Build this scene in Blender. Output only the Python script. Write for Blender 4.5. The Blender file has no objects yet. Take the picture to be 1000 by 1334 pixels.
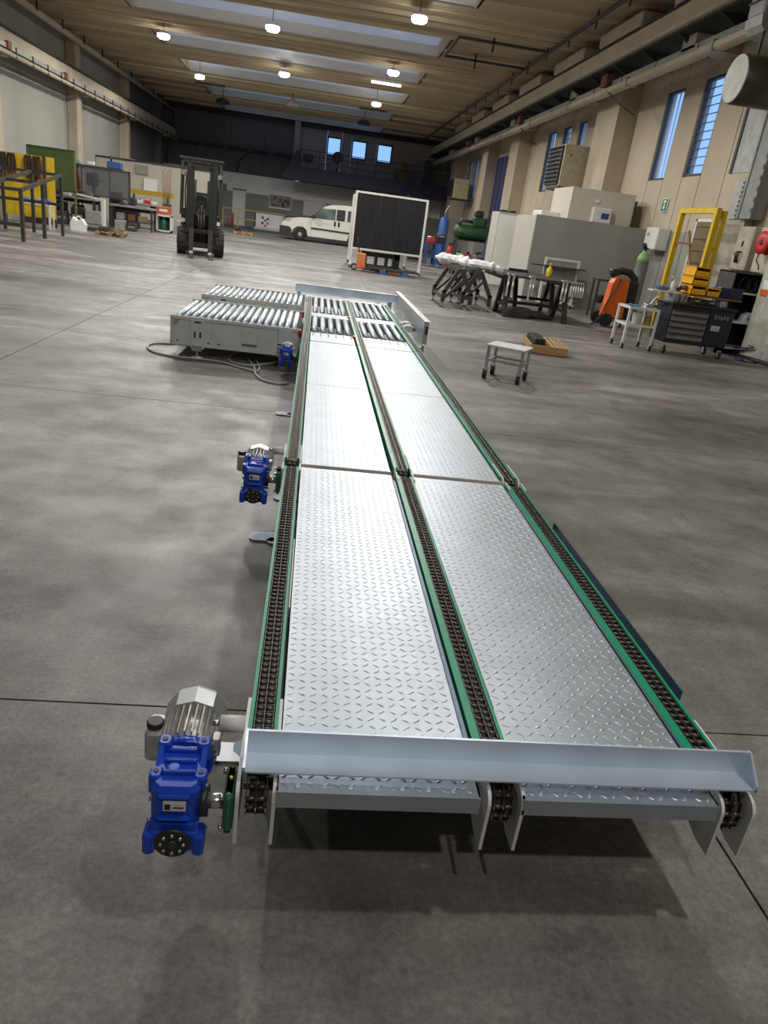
import bpy, math, random
from mathutils import Vector, Matrix
random.seed(7)
SC = bpy.context.scene
COL = SC.collection

# ------------------------------------------------------------------ camera
CAM_H, FPX, PITCH, ROLL, YAW = 1.5, 930.5, .38336, .13486, .13490
_fwd = Vector((math.sin(YAW)*math.cos(PITCH), math.cos(YAW)*math.cos(PITCH), -math.sin(PITCH)))
_right = Vector((math.cos(YAW), -math.sin(YAW), 0))
_down = _fwd.cross(_right)
_r = _right*math.cos(ROLL) - _down*math.sin(ROLL)
_d = _right*math.sin(ROLL) + _down*math.cos(ROLL)
cam_data = bpy.data.cameras.new('camera')
cam_data.sensor_width = 36; cam_data.sensor_fit = 'AUTO'
cam_data.lens = FPX/1334*36
cam_data.clip_start = .05; cam_data.clip_end = 300
cam = bpy.data.objects.new('camera', cam_data); COL.objects.link(cam)
cam.matrix_world = Matrix((
    (_r.x, -_d.x, -_fwd.x, 0), (_r.y, -_d.y, -_fwd.y, 0), (_r.z, -_d.z, -_fwd.z, CAM_H), (0, 0, 0, 1)))
SC.camera = cam

def at(px, py, x=None, y=None, z=None):
    """the point where the ray through a photo pixel meets a plane of the place (floor, wall, ...)"""
    d = _r*((px-500)/FPX) + _d*((py-667)/FPX) + _fwd
    if x is not None: t = x/d.x
    elif y is not None: t = y/d.y
    else: t = (z-CAM_H)/d.z
    return Vector((0, 0, CAM_H)) + d*t

# ------------------------------------------------------------------ sky, exposure
world = bpy.data.worlds.new('dusk_sky'); SC.world = world; world.use_nodes = True
_bg = world.node_tree.nodes['Background']
_bg.inputs['Color'].default_value = (.27, .50, 1.0, 1); _bg.inputs['Strength'].default_value = 1.2
SC.view_settings.view_transform = 'Standard'; SC.view_settings.look = 'None'
SC.view_settings.gamma = 1; SC.view_settings.use_curve_mapping = False
SC.view_settings.exposure = 0.1
LAMP_W = 900
LAMP_Z = 6.5
# hall: floor lamps pattern read off the photograph, carried on over the part behind the camera
LAMPS = [(at(*p, z=LAMP_Z).x, at(*p, z=LAMP_Z).y) for p in
         ((213, 47), (355, 37), (546, 25), (260, 100), (370, 97), (512, 95), (490, 136))]
LAMPS += [(2.3, 14.6), (2.4, 7.4), (2.6, .9), (.4, -2.3), (-1.9, 18.4), (-1.9, 10.5), (-5.9, 22.4), (-5.9, 14.6)]

LAMP_DIM = {8: .30, 9: .48, 10: .56}          # the lamps over the near end of the hall burn low

# ------------------------------------------------------------------ mesh builder
class MB:
    def __init__(s): s.v = []; s.f = []; s.sm = []
    def add(s, vs, fs, smooth=False):
        n = len(s.v); s.v += [tuple(v) for v in vs]
        s.f += [tuple(i+n for i in f) for f in fs]; s.sm += [smooth]*len(fs)
        return s
    def bx(s, x0, x1, y0, y1, z0, z1):
        return s.add([(x0,y0,z0),(x1,y0,z0),(x1,y1,z0),(x0,y1,z0),(x0,y0,z1),(x1,y0,z1),(x1,y1,z1),(x0,y1,z1)],
                     [(0,3,2,1),(4,5,6,7),(0,1,5,4),(1,2,6,5),(2,3,7,6),(3,0,4,7)])
    def box(s, c, sz, rz=0, rx=0, ry=0):
        h = [a/2 for a in sz]
        m = Matrix.Translation(c) @ Matrix.Rotation(rz,4,'Z') @ Matrix.Rotation(ry,4,'Y') @ Matrix.Rotation(rx,4,'X')
        vs = [m @ Vector((sx*h[0], sy*h[1], sz_*h[2])) for sz_ in (-1,1) for sx,sy in ((-1,-1),(1,-1),(1,1),(-1,1))]
        return s.add(vs, [(0,3,2,1),(4,5,6,7),(0,1,5,4),(1,2,6,5),(2,3,7,6),(3,0,4,7)])
    def rbox(s, x0, x1, y0, y1, z0, z1, b=.01):
        """box with chamfered edges"""
        b = min(b, (x1-x0)/2.01, (y1-y0)/2.01, (z1-z0)/2.01)
        def ring(i, z): 
            a, c_ = x0+i, x1-i; p, q = y0+i, y1-i
            return [(a+b,p,z),(c_-b,p,z),(c_,p+b,z),(c_,q-b,z),(c_-b,q,z),(a+b,q,z),(a,q-b,z),(a,p+b,z)]
        rs = [ring(b*.6, z0), ring(0, z0+b), ring(0, z1-b), ring(b*.6, z1)]
        vs = [v for r in rs for v in r]; fs = [tuple(range(7,-1,-1)), tuple(range(24,32))]
        for k in range(3):
            for i in range(8): j = (i+1)%8; fs.append((k*8+i, k*8+j, k*8+8+j, k*8+8+i))
        return s.add(vs, fs)
    def cyl(s, p0, p1, r, n=12, r1=None, smooth=True, caps=True):
        p0, p1 = Vector(p0), Vector(p1); r1 = r if r1 is None else r1
        d = (p1-p0).normalized(); u = d.orthogonal().normalized(); w = d.cross(u)
        cs = [(math.cos(2*math.pi*(i+.5)/n), math.sin(2*math.pi*(i+.5)/n)) for i in range(n)]
        vs = [p0+(u*a+w*b)*r for a,b in cs] + [p1+(u*a+w*b)*r1 for a,b in cs]
        s.add(vs, [(i,(i+1)%n,n+(i+1)%n,n+i) for i in range(n)], smooth)
        if caps: 
            m = len(s.v)-2*n
            s.f += [tuple(m+i for i in range(n-1,-1,-1)), tuple(m+n+i for i in range(n))]; s.sm += [False, False]
        return s
    def bar(s, p0, p1, w, h=None, up=(0,0,1)):
        """square bar between two points"""
        h = w if h is None else h
        p0, p1 = Vector(p0), Vector(p1); d = (p1-p0).normalized(); up = Vector(up)
        if abs(d.dot(up)) > .95: up = Vector((0,1,0))
        u = d.cross(up).normalized(); k = u.cross(d)
        vs = [p+u*a*w/2+k*b*h/2 for p in (p0,p1) for a,b in ((-1,-1),(1,-1),(1,1),(-1,1))]
        return s.add(vs, [(0,3,2,1),(4,5,6,7),(0,1,5,4),(1,2,6,5),(2,3,7,6),(3,0,4,7)])
    def tube(s, pts, r, n=8):
        pts = [Vector(p) for p in pts]; base = len(s.v); u = None
        for i, p in enumerate(pts):
            d = (pts[min(i+1,len(pts)-1)]-pts[max(i-1,0)]).normalized()
            u = (u - d*u.dot(d)).normalized() if u is not None else d.orthogonal().normalized()
            w = d.cross(u)
            s.v += [tuple(p+(u*math.cos(2*math.pi*k/n)+w*math.sin(2*math.pi*k/n))*r) for k in range(n)]
        for i in range(len(pts)-1):
            for k in range(n):
                a = base+i*n; j = (k+1)%n
                s.f.append((a+k,a+j,a+n+j,a+n+k)); s.sm.append(True)
        e = base+(len(pts)-1)*n
        s.f += [tuple(base+i for i in range(n-1,-1,-1)), tuple(e+i for i in range(n))]; s.sm += [False,False]
        return s
    def lathe(s, prof, n=16, c=(0,0,0), axis='z'):
        """prof: (radius, height) pairs from bottom to top"""
        base = len(s.v)
        for r,h in prof:
            for k in range(n):
                a = 2*math.pi*k/n; x,y = r*math.cos(a), r*math.sin(a)
                p = (x,y,h) if axis=='z' else ((h,x,y) if axis=='x' else (y,h,x))
                s.v.append((p[0]+c[0],p[1]+c[1],p[2]+c[2]))
        for i in range(len(prof)-1):
            for k in range(n):
                j = (k+1)%n; a = base+i*n
                s.f.append((a+k,a+j,a+n+j,a+n+k)); s.sm.append(True)
        e = base+(len(prof)-1)*n
        s.f += [tuple(base+i for i in range(n-1,-1,-1)), tuple(e+i for i in range(n))]; s.sm += [False,False]
        return s
    def prism(s, poly, a0, a1, axis='y', smooth=False):
        """polygon extruded along an axis; poly is in the two other axes in order"""
        def P(u,v,a): return (u,a,v) if axis=='y' else ((a,u,v) if axis=='x' else (u,v,a))
        n = len(poly); vs = [P(u,v,a0) for u,v in poly]+[P(u,v,a1) for u,v in poly]
        return s.add(vs, [tuple(range(n)), tuple(range(2*n-1,n-1,-1))]+[(i,n+i,n+(i+1)%n,(i+1)%n) for i in range(n)], smooth)
    def mesh(s, name):
        me = bpy.data.meshes.new(name); me.from_pydata(s.v, [], s.f)
        me.polygons.foreach_set('use_smooth', s.sm)
        # outward normals
        import bmesh
        bm = bmesh.new(); bm.from_mesh(me); bmesh.ops.recalc_face_normals(bm, faces=bm.faces); bm.to_mesh(me); bm.free()
        return me
    def obj(s, name, m, parent=None, loc=None, label=None, kind=None):
        me = s.mesh(name)
        if m is not None: me.materials.append(m)
        o = bpy.data.objects.new(name, me); COL.objects.link(o)
        if loc is not None: o.location = loc
        if parent is not None: o.parent = parent
        if label: o['label'] = label
        if kind: o['kind'] = kind
        return o
    def shift(s, dx, dy, dz):
        s.v = [(x+dx,y+dy,z+dz) for x,y,z in s.v]; return s

def tag(o, label, cat, group=None):
    o['label'] = label; o['category'] = cat
    if group: o['group'] = group
    return o
def thing(name, label, cat, loc=(0,0,0), rz=0, group=None):
    o = bpy.data.objects.new(name, None); COL.objects.link(o)
    o.empty_display_size = .2; o.location = loc; o.rotation_euler = (0,0,rz)
    return tag(o, label, cat, group)
def struct(o, label=None):
    o['kind'] = 'structure'
    if label: o['label'] = label
    return o
def link_copy(o, parent=None, loc=None, rot=None, name=None):
    c = o.copy(); COL.objects.link(c)
    if parent is not None: c.parent = parent
    if loc is not None: c.location = loc
    if rot is not None: c.rotation_euler = rot
    return c
def copy_tree(o, parent=None):
    c = o.copy(); COL.objects.link(c); c.parent = parent
    for ch in o.children: copy_tree(ch, c)
    return c
def kid(me_name, me, m, parent, loc=(0,0,0), rot=(0,0,0)):
    o = bpy.data.objects.new(me_name, me); COL.objects.link(o); o.parent = parent; o.location = loc; o.rotation_euler = rot
    return o

# ------------------------------------------------------------------ materials
def mat(name, col, rough=.6, metal=0., var=.12, scale=6., bump=0., bscale=60., spec=.5, col2=None, coords='Object', stretch=None):
    m = bpy.data.materials.new(name); m.use_nodes = True
    nt = m.node_tree; N = nt.nodes; Lk = nt.links; b = N['Principled BSDF']
    b.inputs['Roughness'].default_value = rough; b.inputs['Metallic'].default_value = metal
    b.inputs['Specular IOR Level'].default_value = spec
    tc = N.new('ShaderNodeTexCoord'); src = tc.outputs[coords]
    if coords == 'World':
        pass
    if stretch:
        mp = N.new('ShaderNodeMapping'); mp.inputs['Scale'].default_value = stretch
        Lk.new(src, mp.inputs['Vector']); src = mp.outputs['Vector']
    no = N.new('ShaderNodeTexNoise'); no.inputs['Scale'].default_value = scale; no.inputs['Detail'].default_value = 5
    Lk.new(src, no.inputs['Vector'])
    rp = N.new('ShaderNodeValToRGB')
    c2 = col2 or tuple(c*(1-var) for c in col); c1 = col if col2 else tuple(min(1,c*(1+var)) for c in col)
    rp.color_ramp.elements[0].position = .32; rp.color_ramp.elements[1].position = .68
    rp.color_ramp.elements[0].color = (*c2,1); rp.color_ramp.elements[1].color = (*c1,1)
    Lk.new(no.outputs['Fac'], rp.inputs['Fac']); Lk.new(rp.outputs['Color'], b.inputs['Base Color'])
    if bump:
        n2 = N.new('ShaderNodeTexNoise'); n2.inputs['Scale'].default_value = bscale; n2.inputs['Detail'].default_value = 3
        Lk.new(src, n2.inputs['Vector'])
        bp = N.new('ShaderNodeBump'); bp.inputs['Strength'].default_value = bump; bp.inputs['Distance'].default_value = .01
        Lk.new(n2.outputs['Fac'], bp.inputs['Height']); Lk.new(bp.outputs['Normal'], b.inputs['Normal'])
    return m
def emit(name, col, s):
    m = bpy.data.materials.new(name); m.use_nodes = True; N = m.node_tree.nodes
    b = N['Principled BSDF']; b.inputs['Base Color'].default_value = (*col,1)
    b.inputs['Emission Color'].default_value = (*col,1); b.inputs['Emission Strength'].default_value = s
    return m
def pane_mat(name, tint, clear, rough=.3, bodycol=(.8,.8,.8)):
    """frosted or clear sheet: part see-through, part milky"""
    m = bpy.data.materials.new(name); m.use_nodes = True; nt = m.node_tree; N = nt.nodes
    b = N['Principled BSDF']; b.inputs['Base Color'].default_value = (*bodycol,1); b.inputs['Roughness'].default_value = rough
    t = N.new('ShaderNodeBsdfTransparent'); t.inputs['Color'].default_value = (*tint,1)
    mx = N.new('ShaderNodeMixShader'); mx.inputs[0].default_value = clear
    nt.links.new(b.outputs[0], mx.inputs[1]); nt.links.new(t.outputs[0], mx.inputs[2])
    nt.links.new(mx.outputs[0], N['Material Output'].inputs['Surface'])
    return m

def concrete_floor():
    m = bpy.data.materials.new('concrete_floor'); m.use_nodes = True
    nt = m.node_tree; N = nt.nodes; L = nt.links; b = N['Principled BSDF']
    geo = N.new('ShaderNodeNewGeometry')
    def noise(scale, det=6, rough=.6, vec=None, dist=0.):
        n = N.new('ShaderNodeTexNoise'); n.inputs['Scale'].default_value = scale; n.inputs['Detail'].default_value = det
        n.inputs['Roughness'].default_value = rough; n.inputs['Distortion'].default_value = dist
        L.new(vec or geo.outputs['Position'], n.inputs['Vector']); return n.outputs['Fac']
    def ramp(f, stops):
        r = N.new('ShaderNodeValToRGB'); e = r.color_ramp.elements
        e[0].position, e[0].color = stops[0][0], (*stops[0][1],1); e[1].position, e[1].color = stops[-1][0], (*stops[-1][1],1)
        for p,c in stops[1:-1]:
            k = e.new(p); k.color = (*c,1)
        L.new(f, r.inputs['Fac']); return r.outputs['Color']
    def mix(a, b_, f, mode='MIX'):
        x = N.new('ShaderNodeMix'); x.data_type = 'RGBA'; x.blend_type = mode
        if isinstance(f, float): x.inputs['Factor'].default_value = f
        else: L.new(f, x.inputs['Factor'])
        L.new(a, x.inputs['A']); L.new(b_, x.inputs['B']); return x.outputs['Result']
    mp = N.new('ShaderNodeMapping'); mp.inputs['Scale'].default_value = (.55,1.5,1)
    mp.inputs['Rotation'].default_value = (0,0,.25)
    L.new(geo.outputs['Position'], mp.inputs['Vector'])
    big = ramp(noise(.55, 7, .62, mp.outputs['Vector'], .6), [(.3,(.078,.073,.067)),(.44,(.150,.142,.133)),(.55,(.212,.203,.191)),(.66,(.34,.33,.315))])
    mid = ramp(noise(3.2, 9, .78), [(.3,(.55,.545,.54)),(.5,(.96,.95,.94)),(.7,(1.32,1.31,1.28))])
    fine = ramp(noise(55, 7, .8), [(.3,(.60,.60,.60)),(.5,(1,1,1)),(.7,(1.35,1.35,1.35))])
    c = mix(mix(big, mid, 1., 'MULTIPLY'), fine, 1., 'MULTIPLY')
    # pale scuffs and dark spots
    sc = N.new('ShaderNodeMapping'); sc.inputs['Scale'].default_value = (6,.8,1); sc.inputs['Rotation'].default_value = (0,0,.7)
    L.new(geo.outputs['Position'], sc.inputs['Vector'])
    scuff = ramp(noise(1.6, 9, .8, sc.outputs['Vector']), [(.60,(0,0,0)),(.8,(.5,.5,.5))])
    pale = N.new('ShaderNodeRGB'); pale.outputs[0].default_value = (.36,.355,.34,1)
    c = mix(c, pale.outputs[0], scuff)
    spots = ramp(noise(1.15, 3, .5), [(.66,(0,0,0)),(.74,(.35,.35,.35))])
    dk = N.new('ShaderNodeRGB'); dk.outputs[0].default_value = (.09,.086,.08,1)
    c = mix(c, dk.outputs[0], spots)
    fleck = ramp(noise(7.5, 4, .65), [(.69,(0,0,0)),(.73,(.45,.45,.45))])
    c = mix(c, pale.outputs[0], fleck)
    L.new(c, b.inputs['Base Color'])
    rr = ramp(noise(2.4, 5, .6), [(.3,(.36,.36,.36)),(.7,(.62,.62,.62))]); L.new(rr, b.inputs['Roughness'])
    b.inputs['Specular IOR Level'].default_value = .5
    bp = N.new('ShaderNodeBump'); bp.inputs['Strength'].default_value = .25; bp.inputs['Distance'].default_value = .004
    L.new(noise(70, 5, .7), bp.inputs['Height']); L.new(bp.outputs['Normal'], b.inputs['Normal'])
    return m

def galvanised(name, col=(.66,.68,.70), rough=.34, metal=.75):
    m = mat(name, col, rough, metal, var=.05, scale=9)
    nt = m.node_tree; N = nt.nodes; b = N['Principled BSDF']
    tc = N.new('ShaderNodeTexCoord'); vo = N.new('ShaderNodeTexNoise'); vo.inputs['Scale'].default_value = 45; vo.inputs['Detail'].default_value = 4
    nt.links.new(tc.outputs['Object'], vo.inputs['Vector'])
    r = N.new('ShaderNodeMapRange'); r.inputs['To Min'].default_value = rough-.07; r.inputs['To Max'].default_value = rough+.12
    nt.links.new(vo.outputs['Fac'], r.inputs['Value']); nt.links.new(r.outputs['Result'], b.inputs['Roughness'])
    return m

M = dict(
 floor=concrete_floor(),
 joint=mat('joint_filler', (.045,.043,.04), .9),
 beige=mat('beige_wall_panel', (.45,.385,.29), .85, var=.10, scale=.8, bump=.15, bscale=30),
 beige2=mat('beige_column', (.42,.36,.27), .85, var=.10, scale=1.2),
 greywall=mat('grey_wall_panel', (.30,.295,.27), .85, var=.12, scale=.5, stretch=(1,1,.25)),
 darkwall=mat('dark_grey_wall_panel', (.125,.118,.122), .9, var=.1, scale=.6),
 greydado=mat('grey_painted_wall', (.27,.265,.235), .7, var=.08, scale=1.2),
 whitewall=mat('white_painted_wall', (.80,.79,.75), .75, var=.05, scale=.9),
 backmid=mat('mauve_grey_wall', (.34,.30,.28), .85, var=.1, scale=.6),
 ceil=mat('ceiling_concrete', (.37,.30,.205), .9, var=.07, scale=.5),
 rib=mat('ceiling_rib', (.50,.41,.28), .9, var=.1, scale=.7),
 galv=galvanised('galvanised_steel', (.52,.54,.56), .38, .75),
 deck=galvanised('galvanised_tread_plate', (.47,.52,.57), .38, .75),
 zinc=galvanised('zinc_plated_steel', (.66,.75,.86), .36, .55),
 green=mat('green_plastic_guide', (.005,.30,.155), .38, var=.08, scale=20),
 chain=mat('oiled_chain_steel', (.13,.11,.10), .36, .75, var=.3, scale=90),
 lightgrey=mat('light_grey_paint', (.68,.69,.68), .45, var=.05),
 blue=mat('blue_gearbox_paint', (.012,.065,.52), .28, var=.12, scale=12),
 alu=mat('cast_aluminium', (.50,.48,.46), .42, .5, var=.15, scale=40),
 steel=mat('bright_steel', (.62,.62,.62), .25, .9, var=.1, scale=30),
 black=mat('black_plastic', (.018,.018,.019), .45, var=.2),
 roller=galvanised('roller_steel', (.36,.40,.43), .36, .75),
 chrome=mat('chrome_clamp', (.75,.75,.74), .3, .45, var=.1),
 rubber=mat('black_rubber', (.022,.021,.02), .8, var=.2),
 darksteel=mat('dark_raw_steel', (.060,.056,.052), .5, .3, var=.3, scale=9),
 white=mat('white_paint', (.66,.65,.62), .5, var=.05),
 paper=mat('white_paper', (.74,.74,.72), .8, var=.03),
 yellow=mat('yellow_paint', (.62,.42,.012), .5, var=.12),
 orange=mat('orange_paint', (.70,.13,.018), .45, var=.1),
 red=mat('red_paint', (.50,.02,.018), .45, var=.1),
 wood=mat('pale_pine_wood', (.42,.26,.11), .75, var=.25, scale=5, stretch=(1,8,8)),
 oldwood=mat('old_pallet_wood', (.28,.19,.11), .8, var=.3, scale=6, stretch=(1,8,8)),
 brass=mat('brass', (.55,.28,.05), .35, .8),
)
# ================================================================== the hall
XL, XR, YB, YF, ZC = -10.5, 8.4, 54., -9., 6.9
# floor: poured slabs with sawn joints
fl = MB().bx(XL-.3, XR+.3, YF-.3, YB+.3, -.30, -.02).obj('floor', M['joint']); struct(fl, 'stained grey concrete workshop floor')
gx = [XL-.3]+[x for x in (-2.6+3.87*k for k in range(-2,4)) if XL < x < XR-.3]+[XR+.3]
gy = [YF-.3]+[1.9+3.7*k for k in range(-2,8)]
gy = [YF-.3]+[y for y in gy[1:] if y > YF]
g = .004
cache = {}
for i in range(len(gx)-1):
    for j in range(len(gy)-1):
        sx, sy = gx[i+1]-gx[i], gy[j+1]-gy[j]; key = (round(sx,3), round(sy,3))
        if key not in cache:
            me = MB().bx(g, sx-g, g, sy-g, -.02, 0).mesh('slab'); me.materials.append(M['floor']); cache[key] = me
        kid('slab', cache[key], None, fl, (gx[i], gy[j], 0))
MB().bx(XL-.3, XR+.3, gy[-1]+g, YB+.3, -.02, 0).obj('slab', M['floor'], fl)

# ceiling: precast slabs across the hall with bays of milky skylight sheets
ce = MB().bx(XL-.3, XR+.3, YF-.3, YF, ZC, ZC+.4).obj('ceiling', M['ceil']); struct(ce, 'ribbed beige precast concrete roof with skylight bays')
M['sky_sheet'] = pane_mat('milky_skylight_sheet', (.80,.76,.70), .20, .5, (.78,.77,.76))
BAYS = [(2.0,4.9),(7.9,10.8),(13.8,16.7),(19.6,22.0),(25.5,28.5),(31.1,33.9),(36.5,39.8),(43.2,47.0),(50.0,53.6)]
SX0, SX1 = -6.6, 3.6
prev = YF
for (a,b_) in BAYS[3:]+[]: pass
def ceil_z(x, y):
    for a, b_ in BAYS:
        if a < y < b_ and SX0 < x < SX1: return ZC+.04+.30*math.sin(math.pi*(y-a)/(b_-a))
    return ZC
def ceiling_slab(y0, y1, x0=XL-.3, x1=XR+.3):
    m = MB().bx(x0, x1, y0+.01, y1-.01, ZC, ZC+.35)
    return m.obj('slab', M['ceil'], ce)
def rib(y, x0=XL-.2, x1=XR+.2):
    return MB().prism([(y-.05,ZC-.0),(y-.03,ZC-.10),(y+.03,ZC-.10),(y+.05,ZC)], x0, x1, 'x').obj('rib', M['rib'], ce)
for (a,b_) in BAYS:
    n = 2 if a-prev > 2 else 1
    for k in range(n):
        y0 = prev+(a-prev)*k/n; y1 = prev+(a-prev)*(k+1)/n
        ceiling_slab(y0, y1); rib(y0+.35); rib(y1-.35)
    # the bay itself: concrete at both ends, sheet between
    ceiling_slab(a, b_, XL-.3, SX0); ceiling_slab(a, b_, SX1, XR+.3)
    rib((a+b_)/2, XL-.2, SX0); rib((a+b_)/2, SX1, XR+.2)
    m = MB(); n = 14                        # shallow vaulted sheet
    for k in range(n):
        t0, t1 = k/n, (k+1)/n
        ya, yb = a+(b_-a)*t0, a+(b_-a)*t1
        za, zb = ZC+.04+.30*math.sin(math.pi*t0), ZC+.04+.30*math.sin(math.pi*t1)
        m.add([(SX0,ya,za),(SX1,ya,za),(SX1,yb,zb),(SX0,yb,zb)], [(0,1,2,3)], True)
    m.obj('skylight_sheet', M['sky_sheet'], ce)
    prev = b_
ceiling_slab(prev, YB+.3)
# roof upstands that close the ends of the vaulted bays
for (a,b_) in BAYS:
    for x in (SX0, SX1): MB().bx(x-.05, x+.05, a, b_, ZC+.0, ZC+.40).obj('upstand', M['ceil'], ce)

# ---- right wall: precast panels with slit windows, grey dado, columns
W = XR
WIN = [ # y0, y1, z0, z1, kind
 (18.98,19.85,3.32,5.34,'plain'), (17.08,17.95,3.33,5.36,'slat'),
 (25.72,26.42,3.30,5.36,'plain'), (27.32,28.10,3.30,5.36,'slat'), (29.05,29.95,3.30,5.36,'plain'),
 (42.9,43.7,3.3,5.3,'plain'), (44.6,45.5,3.3,5.3,'slat')]
wr = MB().bx(W+.25, W+.30, YF, YB, 0, .02).obj('wall_right', M['beige']); struct(wr, 'beige precast panel wall with slit windows and grey lower half')
def wall_piece(y0, y1, z0, z1, m, name='wall_panel', th=.25):
    return MB().bx(W, W+th, y0, y1, z0, z1).obj(name, M[m], wr)
cuts = sorted(set([YF, 12.6, YB]+[v for w in WIN for v in (w[0]-.02, w[1]+.02)]+[14.9,16.0,21.8,23.9,31.9,32.5,34.6,35.8,39.4,40.3,46.8,50.2]))
DADO = 2.13
for y0, y1 in zip(cuts[:-1], cuts[1:]):
    yc = (y0+y1)/2
    w = next((w for w in WIN if w[0]-.05 < yc < w[1]+.05), None)
    gap = .014
    wall_piece(y0+gap, y1-gap, -.0, DADO, 'greydado')
    if w: wall_piece(y0+gap, y1-gap, DADO, w[2], 'beige'); wall_piece(y0+gap, y1-gap, w[3], ZC, 'beige')
    else: wall_piece(y0+gap, y1-gap, DADO, ZC, 'beige')
MB().bx(W+.22, W+.24, YF, YB, 0, 3.2).obj('joint_backing', M['joint'], wr)
MB().bx(W+.22, W+.24, YF, YB, 5.45, ZC).obj('joint_backing', M['joint'], wr)
for a, b_ in ((YF,16.9),(20.0,25.6),(30.1,42.8),(45.7,YB)):
    MB().bx(W+.22, W+.24, a, b_, 3.2, 5.45).obj('joint_backing', M['joint'], wr)
M['winframe'] = mat('dark_window_frame', (.03,.035,.05), .5)
M['glass'] = pane_mat('window_glass', (.97,.98,1), .92, .15, (.55,.65,.8))
M['reed'] = pane_mat('ribbed_window_glass', (.93,.96,1), .88, .3, (.55,.65,.8))
for i, (y0,y1,z0,z1,k) in enumerate(WIN):
    f = MB(); t = .05
    f.bx(W+.03,W+.12,y0,y0+t,z0,z1).bx(W+.03,W+.12,y1-t,y1,z0,z1).bx(W+.03,W+.12,y0,y1,z0,z0+t).bx(W+.03,W+.12,y0,y1,z1-t,z1)
    fo = f.obj('window_%d'%(i+1), M['winframe'])
    struct(fo, 'tall slit window, %s'%('glass crossed by level slats' if k=='slat' else 'upright ribbed glass'))
    if k == 'slat':
        n = 11
        for q in range(n):
            a = z0+t+(z1-z0-2*t)*q/n; b_ = z0+t+(z1-z0-2*t)*(q+1)/n
            MB().add([(W+.05,y0+t,a+.012),(W+.05,y1-t,a+.012),(W+.09,y1-t,b_),(W+.09,y0+t,b_)],[(0,1,2,3)]).obj('pane', M['glass'], fo)
            MB().bx(W+.04,W+.07,y0+t,y1-t,a,a+.014).obj('slat', M['winframe'], fo)
    else:
        n = 3
        for q in range(n):
            a = y0+t+(y1-y0-2*t)*q/n; b_ = y0+t+(y1-y0-2*t)*(q+1)/n
            MB().add([(W+.07,a+.008,z0+t),(W+.07,b_-.008,z0+t),(W+.07,b_-.008,z1-t),(W+.07,a+.008,z1-t)],[(0,1,2,3)]).obj('pane', M['reed'], fo)
            if q: MB().bx(W+.06,W+.08,a-.012,a+.012,z0+t,z1-t).obj('mullion', M['lightgrey'], fo)
# columns on the right wall
for (y0, y1) in ((21.6,23.3),(32.2,33.6),(38.0,39.3),(46.9,48.3),(11.9,12.9)):
    c = MB().bx(W-.55, W, y0, y1, 2.2, ZC).obj('column', M['beige2'], wr)
    if y0 > 13: MB().bx(W-.55, W, y0, y1, 0, 2.2).obj('column_base', M['greydado'], wr)
# blue sliding door panel in the right wall
d = MB().bx(W-.04, W-.005, 36.0, 39.4, 0.05, 5.0).obj('door_1', mat('dark_blue_door_panel', (.03,.035,.11), .6)); struct(d, 'tall dark blue sliding door')
for k in range(1,4): MB().bx(W-.06, W-.04, 36+k*.85-.02, 36+k*.85+.02, .05, 5.0).obj('seam', M['winframe'], d)

# ---- left wall
wl = MB().bx(XL-.3, XL-.25, YF, YB, 0, .02).obj('wall_left', M['greywall']); struct(wl, 'grey panel wall between beige columns')
COLS_L = [1.2, 9.5, 17.8, 26.1, 34.4, 42.6, 50.9]
ys = [YF]+[v for y in COLS_L for v in (y,)]+[YB]
for y0, y1 in zip(ys[:-1], ys[1:]):
    dark = y0 > 42
    m_ = 'darkwall' if dark else 'greywall'
    MB().bx(XL-.25, XL, y0+.01, y1-.01, 2.95 if dark else 0, ZC).obj('wall_panel', M[m_], wl)
    if dark: MB().bx(XL-.25, XL+.01, y0+.01, y1-.01, 0, 2.94).obj('wall_panel', M['whitewall'], wl)
MB().bx(XL-.27, XL-.26, YF, YB, 0, ZC).obj('joint_backing', M['joint'], wl)
for y in COLS_L:
    MB().rbox(XL, XL+.42, y-.31, y+.31, 0, ZC-.02, .03).obj('column', M['beige2'] if y < 45 else M['darkwall'], wl)
# lower beige lining behind the benches
pe = at(276,240,y=38).x
MB().bx(XL+.02, pe, 38, 38.15, 0, 2.62).obj('partition', mat('pale_beige_partition',(.46,.44,.37),.8,var=.06,scale=.8), wl)
MB().bx(XL+.02, pe, 37.97, 38.17, 2.60, 2.68).obj('partition_cap', M['darksteel'], wl)

# ---- back wall
wb = MB().bx(XL-.3, XR+.3, YB+.28, YB+.3, 0, .02).obj('wall_back', M['darkwall']); struct(wb, 'dark upper back wall over a white lower band')
BW = [(at(*p, y=YB), at(*q, y=YB)) for p, q in (((428,177),(442,204)),((460,182),(475,209)),((493,187),(508,213)))]
pxs = [XL-.3, -8.4, -6.2, -4.0, -1.75]
for x0, x1 in zip(pxs[:-1], pxs[1:]): MB().bx(x0+.012, x1-.012, YB, YB+.25, 3.3, ZC).obj('wall_panel', M['darkwall'], wb)
xs = [-1.75]+[v for a,b_ in BW for v in (a.x-.06, b_.x+.06)]+[XR+.3]
zt, zb_ = 6.28, 5.12
for k, (x0, x1) in enumerate(zip(xs[:-1], xs[1:])):
    if k % 2 == 0: MB().bx(x0+.01, x1-.01, YB, YB+.25, 3.3, ZC).obj('wall_panel', M['backmid'], wb)
    else:
        MB().bx(x0, x1, YB, YB+.25, 3.3, zb_).obj('wall_panel', M['backmid'], wb)
        MB().bx(x0, x1, YB, YB+.25, zt, ZC).obj('wall_panel', M['backmid'], wb)
MB().bx(XL-.3, XR+.3, YB-.15, YB+.25, 2.12, 3.27).obj('white_band', M['whitewall'], wb)
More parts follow.
